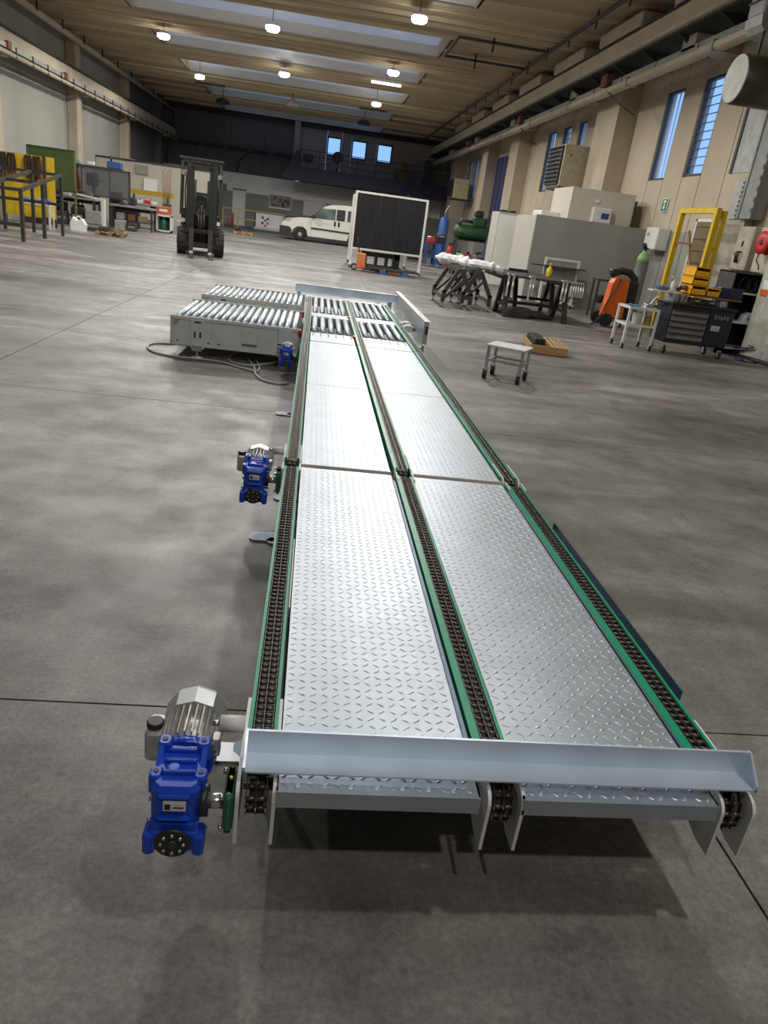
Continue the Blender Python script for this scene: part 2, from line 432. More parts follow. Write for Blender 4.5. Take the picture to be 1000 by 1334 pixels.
MB().bx(XL-.3, XR+.3, YB-.15, YB+.25, 0, 2.12).obj('grey_band', M['greydado'], wb)
MB().bx(XL-.3, -1.8, YB+.26, YB+.28, 3, ZC).obj('joint_backing', M['joint'], wb)
for k, (x0, x1) in enumerate((xs[1:3], xs[3:5], xs[5:7])):
    f = MB(); t = .09
    f.bx(x0,x0+t,YB-.06,YB+.1,zb_,zt).bx(x1-t,x1,YB-.06,YB+.1,zb_,zt).bx(x0,x1,YB-.06,YB+.1,zb_,zb_+t).bx(x0,x1,YB-.06,YB+.1,zt-t,zt)
    fo = f.obj('window_%d'%(len(WIN)+1+k), M['winframe']); struct(fo, 'small square window high in the back wall above the gallery')
    MB().add([(x0,YB+.05,zb_),(x1,YB+.05,zb_),(x1,YB+.05,zt),(x0,YB+.05,zt)],[(0,1,2,3)]).obj('pane', M['glass'], fo)
MB().bx(-2.05, -1.65, YB-.3, YB, 3.3, ZC).obj('column', M['backmid'], wb)
# wall behind the camera
wf = MB().bx(XL-.3, XR+.3, YF-.3, YF, 0, ZC).obj('wall_front', M['greywall']); struct(wf, 'grey panel wall behind the photographer')

# ---- lamps
def make_lamp():
    t = thing('ceiling_lamp', '', 'lamp')
    MB().lathe([(.06,.16),(.10,.15),(.20,.07),(.21,.05)], 16).obj('housing', M['tray'] if 'tray' in M else M['lightgrey'], t)
    MB().lathe([(.08,-.09),(.16,-.08),(.21,-.03),(.21,.05)], 16).obj('lens', emit('lamp_lens', (1,.97,.9), 40), t)
    MB().cyl((0,0,.15),(0,0,ZC-LAMP_Z), .012, 6).obj('hanger', M['darksteel'], t)
    ld = bpy.data.lights.new('lamp_light', 'SPOT'); ld.spot_size = math.radians(168); ld.spot_blend = .25; ld.shadow_soft_size = .13; ld.energy = LAMP_W; ld.color = (1,.965,.90)
    lo = bpy.data.objects.new('lamp_light', ld); COL.objects.link(lo); lo.parent = t; lo.location = (0,0,-.10)
    return t
lamp0 = make_lamp()
LAMP_LABEL = ['lit bay lamp nearest the left wall, in the second row from the top','lit bay lamp high up left of the picture centre','large lit bay lamp nearest the top edge, right of the centre',
 'lit bay lamp furthest left of those deep in the hall','lit bay lamp deep in the hall near the middle','lit bay lamp above the glowing tube light','lit bay lamp furthest away, above the back windows']
for i, (x,y) in enumerate(LAMPS):
    o = lamp0 if i == 0 else copy_tree(lamp0)
    o.location = (x,y,LAMP_Z)
    o['label'] = LAMP_LABEL[i] if i < len(LAMP_LABEL) else 'ceiling bay lamp hung outside the picture, above the near part of the hall'
    o['group'] = 'bay lamps under the roof'
    if i in LAMP_DIM:
        for c in o.children:
            if c.type == 'LIGHT': c.data = c.data.copy(); c.data.energy = LAMP_W*LAMP_DIM[i]
    up = ceil_z(x,y)-ZC
    if up > 0: MB().cyl((0,0,ZC-LAMP_Z-.01),(0,0,ZC-LAMP_Z+up), .012, 6).obj('hanger', M['darksteel'], o)

for k,(px_,py_,w_,h_) in enumerate(((185,221,.28,.2),(196,241,.3,.26))):
    p = at(px_,py_,y=37.95); MB().bx(p.x-w_,p.x+w_,37.9,37.99,p.z-h_,p.z+h_).obj('partition_notice' if k else 'partition_box', M['paper'] if k else M['greydado'], wl)
# shading on the floor, painted in as a thin dark slab
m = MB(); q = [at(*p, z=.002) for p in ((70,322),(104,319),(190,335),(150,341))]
m.add([tuple(v) for v in q]+[(v.x,v.y,-.01) for v in q], [(0,1,2,3),(7,6,5,4),(0,4,5,1),(1,5,6,2),(2,6,7,3),(3,7,4,0)]).obj('shade_patch', mat('floor_shade',(.13,.128,.122),.6), fl)
# ================================================================== chain conveyors
T = .38
STR = [(-.029,.0), (.517,.012), (1.068,.016)]      # strand centres and the extra width of their inner green lip
PITCH_C = .0254
def link_mesh(n=10):
    m = MB(); w = .0195
    for s in (-1,1):
        m.cyl((s*.0112-.0100,0,.002),(s*.0112+.0100,0,.002), .0050, n)
    for x in (-.0215,0,.0215):
        m.box((x,PITCH_C/2,-.001),(.0020,PITCH_C*1.2,.010))
    m.cyl((-.0245,0,0),(.0245,0,0), .0035, 6)
    me = m.mesh('link'); me.materials.append(M['chain']); return me
LINK = link_mesh()
def chain_far(x, y0, y1):
    m = MB(); y = y0
    while y < y1:
        for s in (-1,1): m.cyl((x+s*.0112-.0100,y,T-.006),(x+s*.0112+.0100,y,T-.006), .0050, 6)
        y += PITCH_C
    for xx in (-.0215,0,.0215): m.bx(x+xx-.0012,x+xx+.0012,y0,y1,T-.0155,T-.002)
    return m
def guide(x, y0, y1, ex):
    """green U shaped chain guide"""
    m = MB()
    a, b_ = x-.0345-ex, x+.0345
    m.bx(a, b_, y0, y1, T-.050, T-.017)
    m.bx(a, x-.0255, y0, y1, T-.017, T-.002); m.bx(x+.0255, b_, y0, y1, T-.017, T-.002)
    return m
def rail(x, y0, y1, ex):
    m = MB(); a, b_ = x-.031-ex, x+.031
    m.bx(a, b_, y0, y1, T-.15, T-.051)
    return m
def tread(x0, x1, y0, y1, z, s=.0285):
    """raised lozenges of a tread plate"""
    m = MB(); i = 0; y = y0+s*.5
    while y < y1-s*.3:
        x = x0+s*.5; j = 0
        while x < x1-s*.3:
            a = math.radians(40 if (i+j)%2 else -40)
            u = Vector((math.cos(a),math.sin(a),0)); w = Vector((-u.y,u.x,0)); c = Vector((x,y,z))
            vs = [c-u*.0125, c-u*.005-w*.0036, c+u*.005-w*.0036, c+u*.0125, c+u*.005+w*.0036, c-u*.005+w*.0036,
                  c-u*.007+Vector((0,0,.0020)), c+u*.007+Vector((0,0,.0020))]
            m.add(vs, [(0,1,6),(1,2,7,6),(2,3,7),(3,4,7),(4,5,6,7),(5,0,6)], True)
            x += s; j += 1
        y += s; i += 1
    return m
def deck(parent, x0, x1, y0, y1, lip_front=0., z=T-.010, side=True):
    m = MB().bx(x0, x1, y0, y1, z-.004, z)
    if lip_front: m.bx(x0, x1, y0-.004, y0, z-lip_front, z)
    if side: m.bx(x0, x0+.004, y0, y1, z-.05, z); m.bx(x1-.004, x1, y0, y1, z-.05, z)
    d = m.obj('deck_plate', M['deck'], parent)
    tread(x0+.004, x1-.004, y0+.004, y1-.004, z).obj('tread_pattern', M['deck'], d, kind='stuff')
    return d
def side_plate(x, y0, y1, z0, z1, th=.008):
    """painted drive plate with rounded top front corner and a raking back edge"""
    r = .035; poly = [(y0,z0)]
    for k in range(6):
        a = math.pi - k*math.pi/10; poly.append((y0+r+r*math.cos(a), z1-r+r*math.sin(a)))
    poly += [(y1,z1),(y1,z1-.06),(y0+.12,z0+.02),(y0+.05,z0)]
    return MB().prism(poly, x-th/2, x+th/2, 'x')

M['footz'] = galvanised('dull_zinc', (.20,.25,.32), .45, .6)
# ---- gear motor (a part with its own pieces)
def gear_motor(parent, loc):
    """origin: below the gearbox front face; output to +x; motor runs back along +y"""
    g = MB()
    g.rbox(-.050,.050, .012,.150, .055,.165, .012)                       # main housing
    g.rbox(-.055,.055, .0,.040, .000,.062, .010)                         # lower front housing
    g.prism([(-.040,.05),(.040,.05),(.050,.075),(-.050,.075)], .004,.10,'y')
    for s in (-1,1):                                                     # feet and ears
        g.rbox(s*.052-.012, s*.052+.012, -.004,.040, -.006,.050, .005)
        g.rbox(s*.047-.013, s*.047+.013, .040,.075, .120,.170, .005)
        g.rbox(s*.042-.014, s*.042+.014, .118,.152, .140,.190, .005)
        g.prism([(.075,.16),(.12,.16),(.12,.186)], s*.047-.006, s*.047+.006, 'x')
    for k in range(3): g.rbox(-.035,.035, .050+k*.034,.058+k*.034, .160,.176, .003)   # cooling ribs on top
    for k in range(2): g.rbox(-.034,.034, .002,.013, .085+k*.060,.093+k*.060, .003)
    g.cyl((0,.15,.11),(0,.172,.11), .062, 18)                            # motor flange
    o = g.obj('gear_motor', M['blue'], parent, loc, 'blue gearbox with ribbed grey electric motor')
    def sub(m, name, mt): return m.obj(name, M[mt] if isinstance(mt,str) else mt, o)
    d = MB(); d.lathe([(.038,0),(.038,.004),(.032,.006)], 20, axis='y'); d.v = [(x,-.004-(y),z+.034) for x,y,z in d.v]
    sub(d, 'cover_disc', 'black')
    for k in range(8):
        a = k*math.pi/4; sub(MB().cyl((.024*math.cos(a),-.004,.034+.024*math.sin(a)),(.024*math.cos(a),-.013,.034+.024*math.sin(a)),.0035,6), 'bolt', 'steel')
    sub(MB().cyl((0,-.006,.034),(0,-.013,.034),.010,10), 'hub', 'darksteel')
    t = MB(); t.lathe([(.014,0),(.016,.006),(.010,.008)], 12, (-.012,.068,.166)); sub(t, 'plug', 'blue')
    sub(MB().bx(-.022,.024,.0045,.0125,.112,.134), 'nameplate', 'paper')
    sub(MB().bx(-.019,-.007,.0035,.0045,.116,.130), 'nameplate_mark', 'black')
    sub(MB().bx(-.002,.020,.0035,.0045,.120,.123), 'nameplate_mark', 'black')
    for x,y,z in ((-.052,.03,.175),(.052,.03,.175)):
        pass
    for s in (-1,1):
        sub(MB().cyl((s*.047,.058,.169),(s*.047,.058,.172),.006,8), 'bolt_hole', 'black')
        sub(MB().cyl((s*.042,.135,.189),(s*.042,.135,.192),.006,8), 'bolt_hole', 'black')
    for z in (.02,.06,.10,.14):
        sub(MB().cyl((-.050,.03+.02*(z>.08),z),(-.060,.03+.02*(z>.08),z),.006,6), 'bolt', 'steel')
        sub(MB().cyl((.048,.05,z),(.066,.05,z),.006,6), 'bolt', 'steel')
    # electric motor
    mb = MB(); mb.cyl((0,.165,.115),(0,.285,.115), .052, 20)
    sub(mb, 'motor_body', 'alu')
    n = 26; f = MB()
    for k in range(n):
        a = 2*math.pi*k/n
        if math.cos(a-math.pi) > .86: continue          # terminal box side
        c, s = math.cos(a), math.sin(a)
        f.bar((.058*c,.172,.115+.058*s),(.058*c,.280,.115+.058*s), .016, .0035, up=(-s,0,c))
    # fins point outwards
    f = MB()
    for k in range(n):
        a = 2*math.pi*k/n; c, s = math.cos(a), math.sin(a); tx, tz = -s*.0016, c*.0016
        i_, o_ = .050, .068
        vs = []
        for y in (.172,.282):
            vs += [(i_*c-tx,y,.115+i_*s-tz),(o_*c-tx,y,.115+o_*s-tz),(o_*c+tx,y,.115+o_*s+tz),(i_*c+tx,y,.115+i_*s+tz)]
        f.add(vs, [(0,1,2,3),(7,6,5,4),(0,4,5,1),(1,5,6,2),(2,6,7,3),(3,7,4,0)])
    sub(f, 'cooling_fin', 'alu')['kind'] = 'stuff'
    fc = MB(); fc.lathe([(.066,.270),(.074,.272),(.076,.325),(.068,.342),(.02,.344)], 10, (0,0,.115), 'y')
    fc.sm = [False]*len(fc.f); sub(fc, 'fan_cover', 'galv')
    sub(MB().rbox(-.098,-.060,.178,.250,.085,.165,.006), 'terminal_box', 'alu')
    k = MB(); k.lathe([(.018,0),(.020,.004),(.020,.012),(.017,.016)], 14, (-.078,.205,.166)); sub(k, 'gland_plug', 'black')
    sub(MB().rbox(.052,.072,.182,.215,.10,.150,.004), 'motor_foot', 'alu')
    # output shaft with green bearing flange
    sub(MB().cyl((.048,.045,.105),(.118,.045,.105),.017,14), 'shaft', 'steel')
    sub(MB().cyl((.049,.045,.105),(.066,.045,.105),.034,14), 'shaft_collar', 'black')
    fl_ = MB(); fl_.rbox(.100,.122,.002,.098,.050,.160,.012)
    sub(fl_, 'bearing_flange', mat('dark_green_flange', (.03,.12,.08), .4) if 'flange' not in M else M['flange'])
    for y,z in ((.012,.062),(.012,.148),(.088,.148)): sub(MB().cyl((.092,y,z),(.101,y,z),.008,6), 'bolt', 'steel')
    sub(MB().cyl((.112,.05,.155),(.112,.05,.168),.004,8), 'grease_nipple', 'brass')
    return o
M['flange'] = mat('dark_green_flange', (.05,.19,.12), .4)

def torque_arm(parent, y):
    MB().cyl((-.125,y,.42-.012),(-.070,y,.42-.012), .019, 14).obj('torque_arm', M['white'], parent)
    MB().cyl((-.142,y,.408),(-.125,y,.408), .007, 8).obj('bolt', M['steel'], parent)

def floor_foot(parent, x, y):
    m = MB(); m.cyl((x,y,.012),(x,y,T-.15), .012, 8); m.obj('leg', M['zinc'], parent)
    p = MB(); p.prism([(x-.05,y-.035),(x+.05,y-.035),(x+.07,y-.015),(x+.07,y+.015),(x+.05,y+.035),(x-.05,y+.035),(x-.07,y+.015),(x-.07,y-.015)], .001, .008, 'z')
    p.obj('foot_plate', M['footz'], parent)

# ---------------- near conveyor
Y0, Y1 = 1.175, 3.268
cv = thing('chain_conveyor', 'near galvanised three strand chain conveyor section with blue gear motor and end stop beam', 'conveyor', (0,0,0), group='chain conveyor sections')
for x, ex in STR:
    guide(x, Y0+.13, Y1-.03, ex).obj('chain_guide', M['green'], cv)
    rail(x, Y0+.22, Y1, ex).obj('rail', M['lightgrey'], cv)
    c = MB().bx(x-.0245, x+.0245, Y0+.135, Y1-.02, T-.0165, T-.0145).obj('chain', M['black'], cv, label='black double strand roller chain')
    y = Y0+.06
    while y < Y1-.03:
        kid('link', LINK, None, c, (x,y,T-.008)); y += PITCH_C
    # wrap over the end sprocket
    r = .055; yc, zc = Y0+.075, T-.008-r
    for k in range(8):
        a = math.pi/2 + k*PITCH_C/r
        kid('link', LINK, None, c, (x, yc+r*math.cos(a), zc+r*math.sin(a)), (a-math.pi/2,0,0))
    sp = MB(); sp.cyl((x-.016,yc,zc),(x+.016,yc,zc), r-.010, 18); sp.obj('sprocket', M['darksteel'], cv)
    for s, w in ((-1,.039),(1,.038)):
        side_plate(x+s*w, Y0-.004, Y0+.30, .222, T-.004).obj('drive_plate', M['lightgrey'], cv)
    # far end sprocket plates
    for s in (-1,1): MB().bx(x+s*.040-.004, x+s*.040+.004, Y1-.09, Y1+.01, T-.10, T+.002).obj('bearing_plate', M['lightgrey'], cv)
DX = [(.012,.456), (.553,1.0145)]
for a,b_ in DX:
    deck(cv, a, b_, Y0, Y1-.012, .042)
    MB().bx(a+.02, b_-.02, Y0+.25, Y0+.30, .24, T-.015).obj('cross_member', M['galv'], cv)
    MB().bx(a+.02, b_-.02, Y1-.30, Y1-.25, .24, T-.015).obj('cross_member', M['galv'], cv)
for x in (.452, 1.014):     # folded edge strips beside the guides
    MB().bx(x, x+.010, Y0+.14, Y1-.10, T-.06, T-.004).obj('edge_strip', M['footz'], cv)
MB().bx(.0085, .0125, Y0+.75, Y0+1.25, T-.06, T-.004).obj('edge_strip', M['white'], cv)
# end stop beam: angle with gusset ends
bm = MB(); xa, xb = -.062, 1.109
bm.bx(xa, xb, 1.193, 1.258, .397, .401); bm.bx(xa, xb, 1.252, 1.258, .401, .460)
o = bm.obj('stop_beam', M['zinc'], cv)
for x in (xa, xb-.006):
    MB().prism([(1.193,.395),(1.258,.395),(1.258,.462),(1.248,.462),(1.193,.412)], x, x+.006, 'x').obj('gusset', M['zinc'], o)
for x in (xa+.0, xb-.03): MB().bx(x, x+.03, 1.225, 1.262, .34, .397).obj('bracket', M['zinc'], o)
MB().cyl((.455,Y0+.13,.275),(.472,Y0+.13,.275), .010, 6).obj('bolt', M['steel'], cv)
MB().cyl((.94,Y0+.09,.268),(1.02,Y0+.09,.268), .018, 6).obj('bolt', M['steel'], cv)
MB().rbox(.445,.462,Y0+.10,Y0+.16,.25,.30,.008).obj('bearing_flange', M['flange'], cv)
MB().cyl((-.06,Y0+.075,T-.063),(1.10,Y0+.075,T-.063), .014, 10).obj('drive_shaft', M['steel'], cv)
for x,_ in STR:
    for y in (1.72, 3.18): floor_foot(cv, x-.02, y)
MB().bx(-.20,-.07,1.66,1.74,.001,.007).obj('foot_plate', M['galv'], cv)
for y in (3.22,): MB().prism([(-.205,y-.03),(-.185,y-.05),(-.06,y-.05),(-.06,y+.05),(-.185,y+.05),(-.205,y+.03)], .001,.008,'z').obj('foot_plate', M['footz'], cv)
# guard channel along the right strand
gd = MB(); ga, gb = 1.70, 2.98
gd.bx(1.112,1.114,ga,gb,.27,.355); gd.bx(1.112,1.208,ga,gb,.266,.270); gd.bx(1.204,1.208,ga,gb,.270,.305)
gd.obj('side_guard', mat('dark_teal_guard', (.06,.10,.14), .3, .5), cv)
gear_motor(cv, (-.197, 1.168, .195)); torque_arm(cv, 1.335)

# ---------------- middle conveyor
Y2, Y3 = 3.30, 6.93
cm = thing('chain_conveyor', 'middle galvanised three strand chain conveyor section with tread plate decks', 'conveyor', (0,0,0), group='chain conveyor sections')
for x, ex in STR:
    guide(x, Y2+.06, Y3, ex).obj('chain_guide', M['green'], cm)
    rail(x, Y2+.05, Y3, ex).obj('rail', M['lightgrey'], cm)
    MB().bx(x-.0245, x+.0245, Y2+.065, Y3, T-.0165, T-.0145).obj('wear_strip', M['black'], cm)
    chain_far(x, Y2+.02, Y3).obj('chain', M['chain'], cm, kind='stuff')
    for s in (-1,1): side_plate(x+s*.040, Y2-.004, Y2+.26, .222, T+.004).obj('drive_plate', M['lightgrey'], cm)
    sp = MB()
    for k in range(4):
        a = math.pi/2 + k*PITCH_C/.05
        for s in (-1,1): sp.cyl((x+s*.0105-.0085,Y2+.02+.05*math.cos(a),T-.058+.05*math.sin(a)),(x+s*.0105+.0085,Y2+.02+.05*math.cos(a),T-.058+.05*math.sin(a)),.0085,8)
    sp.obj('sprocket', M['chain'], cm)
    for y in (3.75, 5.55, 6.7): floor_foot(cm, x-.02, y)
for a,b_ in DX:
    deck(cm, a, b_, Y2, 5.07, 0.02); deck(cm, a, b_, 5.08, Y3-.01, 0.)
    MB().bx(a, b_, Y2-.012, Y2-.004, T-.03, T-.005).obj('edge_strip', M['white'], cm)
for y in (5.55,): MB().prism([(-.205,y-.03),(-.185,y-.05),(-.06,y-.05),(-.06,y+.05),(-.185,y+.05),(-.205,y+.03)], .001,.008,'z').obj('foot_plate', M['footz'], cm)
MB().bx(1.10,1.106,Y2+.05,Y3,T-.12,T-.02).obj('side_strip', M['galv'], cm)
gear_motor(cm, (-.197, 3.19, .195)); torque_arm(cm, 3.36)

# ---------------- far transfer unit with rollers between the chains
Y4, Y5 = 6.95, 10.85
ct = thing('transfer_conveyor', 'far transfer section with rollers set between the green chain guides', 'conveyor', (0,0,0))
for x, ex in STR:
    guide(x, Y4, Y5, ex).obj('chain_guide', M['green'], ct)
    rail(x, Y4, Y5, ex).obj('rail', M['lightgrey'], ct)
    MB().bx(x-.0245, x+.0245, Y4, Y5, T-.0165, T-.0145).obj('wear_strip', M['black'], ct)
    chain_far(x, Y4, Y5-.1).obj('chain', M['chain'], ct, kind='stuff')
    for y in (7.4, 9.0, 10.6): floor_foot(ct, x-.02, y)
ROLL_BED = [(7.50,8.62),(9.02,10.66)]
for a,b_ in DX:
    deck(ct, a+.005, b_-.005, Y4, 7.46, 0., side=False); 
    for k in range(6):
        x = a+.03+k*(b_-a-.06)/5; MB().bx(x-.006,x+.006,7.25,7.44,T-.0105,T-.0085).obj('slot', M['darksteel'], ct)
    MB().bx(a, b_, 8.68, 8.97, T-.03, T-.006).obj('cover_plate', M['deck'], ct)
    for y0, y1 in ROLL_BED:
        for y in (y0-.02, y1): MB().bx(a, b_, y, y+.02, T-.12, T-.01).obj('cross_member', M['galv'], ct)
        for k in range(5):
            x = a+.045+k*(b_-a-.09)/4
            MB().cyl((x,y0+.01,T-.028),(x,y1-.01,T-.028), .031, 14).obj('roller', M['roller'], ct)
    MB().bx(a, b_, Y5-.12, Y5-.02, T-.03, T-.008).obj('cover_plate', M['deck'], ct)
# red covers at the chain crossings
for x,_ in STR[:2]:
    for y in (7.35, 8.80): MB().rbox(x-.075,x-.045,y,y+.10,T-.06,T+.01,.008).obj('end_cap', M['red'], ct)
# side stop beam and back stop beam
m = MB(); m.bx(1.30,1.308,8.30,11.75,.20,.50); m.bx(1.30,1.37,8.30,11.75,.496,.504); m.bx(1.22,1.308,8.30,11.75,.20,.208)
o = m.obj('side_beam', M['galv'], ct); MB().bx(1.308,1.352,8.296,8.302,.25,.496).obj('end_plate', M['galv'], o)
MB().rbox(1.318,1.345,8.288,8.296,.36,.45,.002).obj('slot', M['black'], o)
m = MB(); m.bx(-.26,1.30,11.40,11.408,.36,.47); m.bx(-.26,1.30,11.40,11.46,.466,.474); m.bx(-.26,1.30,11.33,11.408,.36,.366)
m.obj('back_beam', M['zinc'], ct)
for x in (-.2,.5,1.2): MB().bx(x-.03,x+.03,11.40,11.46,.0,.36).obj('beam_leg', M['galv'], ct)
for x in (1.33,): 
    for y in (8.5,11.5): MB().bx(x-.03,x+.03,y-.03,y+.03,.0,.21).obj('beam_leg', M['galv'], ct)
for y in (8.9, 9.2): 
    MB().cyl((1.12,y,.33),(1.29,y,.33),.03,10).obj('shaft', M['galv'], ct)
    MB().rbox(1.16,1.24,y-.05,y+.05,.29,.37,.01).obj('bearing_block', M['lightgrey'], ct)
for x,_ in STR: MB().bx(x-.05,x+.05,Y5-.05,11.40,T-.10,T-.03).obj('end_bracket', M['lightgrey'], ct)
gear_motor(ct, (-.197, 6.86, .105))

# ---------------- side roller conveyors
def roller_unit(name, label, y0, y1, x0=-1.36, x1=-.10):
    t = thing(name, label, 'conveyor', (x0, y0, 0), group='roller conveyor units')
    w, d = x1-x0, y1-y0; zb, zt = .105, .40
    for s, y in ((-1,0), (1,d-.004)):
        p = MB().bx(0, w, y, y+.004, zb, zt-.02); p.bx(0, w, y-.012 if s<0 else y, y+.004 if s<0 else y+.016, zt-.03, zt)
        p.bx(0, w, y, y+.03 if s<0 else y+.004, zb, zb+.006)
        o = p.obj('side_panel', M['lightgrey'], t)
        if s < 0:
            MB().prism([(.03,.36),(.10,.36),(.05,.30),(.03,.31)], -.003,-.0005,'y').obj('cut_out', M['galv'], o)
            for px in (.06,.36,.46): MB().prism([(px,.165),(px+.025,.165),(px+.02,.15),(px+.005,.15)], -.002,-.0005,'y').obj('cut_out', M['darksteel'], o)
            for px,pz in ((.02,.36),(.02,.14),(.40,.28),(.40,.25),(.40,.22),(.70,.29),(.85,.26),(.85,.22),(.95,.27),(.95,.23),(.99,.27),(.99,.23)):
                MB().cyl((px,-.004,pz),(px,0,pz),.006,8).obj('bolt', M['steel'], o)
            MB().bx(.70,.86,-.0015,-.0002,.165,.195).obj('rating_plate', M['galv'], o)
            for k in range(6): MB().bx(.708+k*.024,.724+k*.024,-.0025,-.0015,.172,.188).obj('plate_mark', M['darksteel'], o)
    for k in range(17):
        x = .05+k*(w-.10)/16
        MB().cyl((x,.012,zt-.040),(x,d-.012,zt-.040), .034, 14).obj('roller', M['roller'], t)
    MB().bx(0, .004, 0, d, zb, zt-.05).obj('end_panel', M['lightgrey'], t)
    MB().bx(.004, w, .004, d-.004, zb+.05, zb+.056).obj('bottom_pan', M['lightgrey'], t)
    for x in (.20, w-.20):
        for y in (-.012, d+.012):
            b_ = MB(); b_.bx(x,x+.135,y-.006,y+.006,.095,zt-.03)
            if y < 0:
                l = b_.obj('leg_bracket', M['lightgrey'], t)
                if x < .5:
                    MB().rbox(x+.035,x+.10,y-.0075,y-.0055,.345,.362,.005).obj('slot', M['darksteel'], l)
                    for sx in (.03,.085): MB().rbox(x+sx,x+sx+.02,y-.0075,y-.0055,.20,.26,.005).obj('slot', M['darksteel'], l)
            else: l = b_.obj('leg_bracket', M['lightgrey'], t)
            f = MB(); f.cyl((x+.067,y,.02),(x+.067,y,.14),.011,8); f.lathe([(.062,0),(.062,.010),(.02,.026)],16,(x+.067,y-.0,.0)); f.obj('levelling_foot', M['zinc'], t)
            MB().bx(x+.02,x+.115,y-.035,y-.006,.075,.13).obj('foot_bracket', M['galv'], t)
    return t
roller_unit('roller_conveyor', 'nearer white sided roller conveyor with levelling foot and cable beside it', 7.37, 8.74)
roller_unit('roller_conveyor', 'further roller conveyor set parallel behind the nearer one', 9.34, 10.62, -1.35)
# cable lying on the floor
px = [(393,463),(375,468),(352,473),(330,476),(310,474),(299,470),(300,464),(313,459),(330,466),(337,477),(335,484),(325,482),(310,478),(290,472),(262,468),(232,465),(205,460),(193,454),(194,449),(205,447),(226,448)]
def smooth_pts(P, n=6):
    out = []
    for i in range(len(P)-1):
        p0, p1, p2, p3 = P[max(i-1,0)], P[i], P[i+1], P[min(i+2,len(P)-1)]
        for k in range(n):
            t = k/n
            out.append(.5*((2*p1)+(p2-p0)*t+(2*p0-5*p1+4*p2-p3)*t*t+(3*p1-p0-3*p2+p3)*t**3))
    return out+[P[-1]]
M['cable'] = mat('pale_grey_cable', (.45,.43,.40), .6)
P = [at(x,y,z=.012) for x,y in px]
tag(MB().tube(smooth_pts(P,5), .011, 6).obj('power_cable', M['cable']), 'pale grey cable looped on the floor before the roller conveyor', 'cable')
P = [at(x,y,z=.012) for x,y in ((322,462),(325,470),(331,479),(332,486),(340,494),(352,498),(366,500),(376,499))]
tag(MB().tube(smooth_pts(P,5), .011, 6).obj('power_cable', M['cable']), 'short grey cable end curling towards the small blue motor', 'cable')
# put each conveyor's Empty at its own base
for t_, p_ in ((cv, (.53,2.2,0)), (cm, (.53,5.1,0)), (ct, (.53,9.1,0))):
    t_.location = p_
    for ch in t_.children: ch.location = ch.location - Vector(p_)
# ================================================================== rails, pipes and trays along the walls
M['pipe'] = mat('beige_pipe', (.46,.40,.30), .7, var=.1, scale=2)
M['darkgap'] = mat('dark_channel', (.03,.028,.025), .8)
M['tray'] = mat('galvanised_tray', (.34,.35,.34), .5, .4, var=.15)
M['rust'] = mat('rusty_box', (.18,.07,.04), .7)
# right: upper crane girder
t = thing('crane_girder', 'upper beige crane girder running along the right wall', 'girder', (7.15,20,5.95))
def W_(mb, name, mt, par):       # mesh given in place, hung under an Empty
    l = par.location; mb.shift(-l.x,-l.y,-l.z); return mb.obj(name, M[mt] if isinstance(mt,str) else mt, par)
W_(MB().prism([(6.98,5.93),(7.36,5.93),(7.36,6.33),(7.02,6.33),(6.95,6.28),(6.95,5.98)], 10.5, 53.5, 'y'), 'beam', 'pipe', t)
W_(MB().bx(7.0,7.36,10.5,53.5,6.33,6.37), 'rail', 'darkgap', t)
W_(MB().bx(7.08,7.95,10.5,53.5,5.88,5.93), 'ledge', 'darkgap', t)
y = 13.6
while y < 50:
    W_(MB().prism([(7.1,5.88),(7.9,5.88),(7.9,5.55),(7.78,5.55)], y-.05, y+.05, 'y'), 'bracket', 'darkgap', t); y += 1.75
for yy in (17,24.4,31.9,39.2,46.8): W_(MB().bx(7.36,8.39,yy-.3,yy+.3,5.60,5.87), 'corbel', 'beige2', t)
# galvanised cable duct under it
t = thing('cable_duct', 'grey galvanised cable duct between the crane girder and the lower pipe', 'duct', (7.6,20,5.55))
W_(MB().bx(7.36,7.55,13.6,53,5.52,5.655), 'duct', 'tray', t)
y = 14.5
while y < 40: W_(MB().bx(7.35,7.36,y,y+.03,5.52,5.655), 'joint_strip', 'darksteel', t); y += 2.0
t = thing('cable_duct', 'bent galvanised duct elbow above the hanging drum', 'duct', (6.85,13.3,5.05))
W_(MB().rbox(6.72,7.02,13.0,13.5,5.30,5.95,.03), 'upright', 'tray', t)
W_(MB().prism([(6.72,5.30),(6.74,5.16),(6.82,5.07),(6.95,5.03),(7.9,5.03),(7.9,5.24),(7.1,5.24),(7.04,5.27),(7.02,5.30)], 13.0,13.5,'y'), 'elbow', 'tray', t)
W_(MB().bx(6.70,7.04,12.99,13.51,5.50,5.53), 'flange', 'darksteel', t)
# lower pipe
t = thing('service_pipe', 'long beige pipe running along the right wall below the cable duct', 'pipe', (7.3,20,5.42))
m = MB(); m.prism([(7.22,5.36),(7.28,5.33),(7.42,5.33),(7.48,5.37),(7.48,5.46),(7.42,5.50),(7.28,5.50),(7.22,5.46)], 13.6,53,'y'); W_(m,'pipe','pipe',t)
for yy in (15.6,19.8,24.4,28.6,33.2,38.2,43.0): W_(MB().bx(7.20,7.50,yy-.05,yy+.05,5.32,5.515), 'clamp', 'tray', t)
for yy, lab in ((21.4,'nearer rust red'),(30.2,'middle rust red'),(40.5,'furthest rust red')):
    t = thing('junction_box', lab+' junction box hung on the pipe by a black lead', 'box', (7.3,yy,5.5))
    MB().rbox(-.12,.12,-.2,.2,0.03,.30,.02).obj('body', M['rust'], t)
    MB().tube([(0,-.1,.05),(-.08,-.3,-.1),(.1,-.9,-.45),(.35,-1.5,-.75)], .018, 6).obj('lead', M['black'], t)
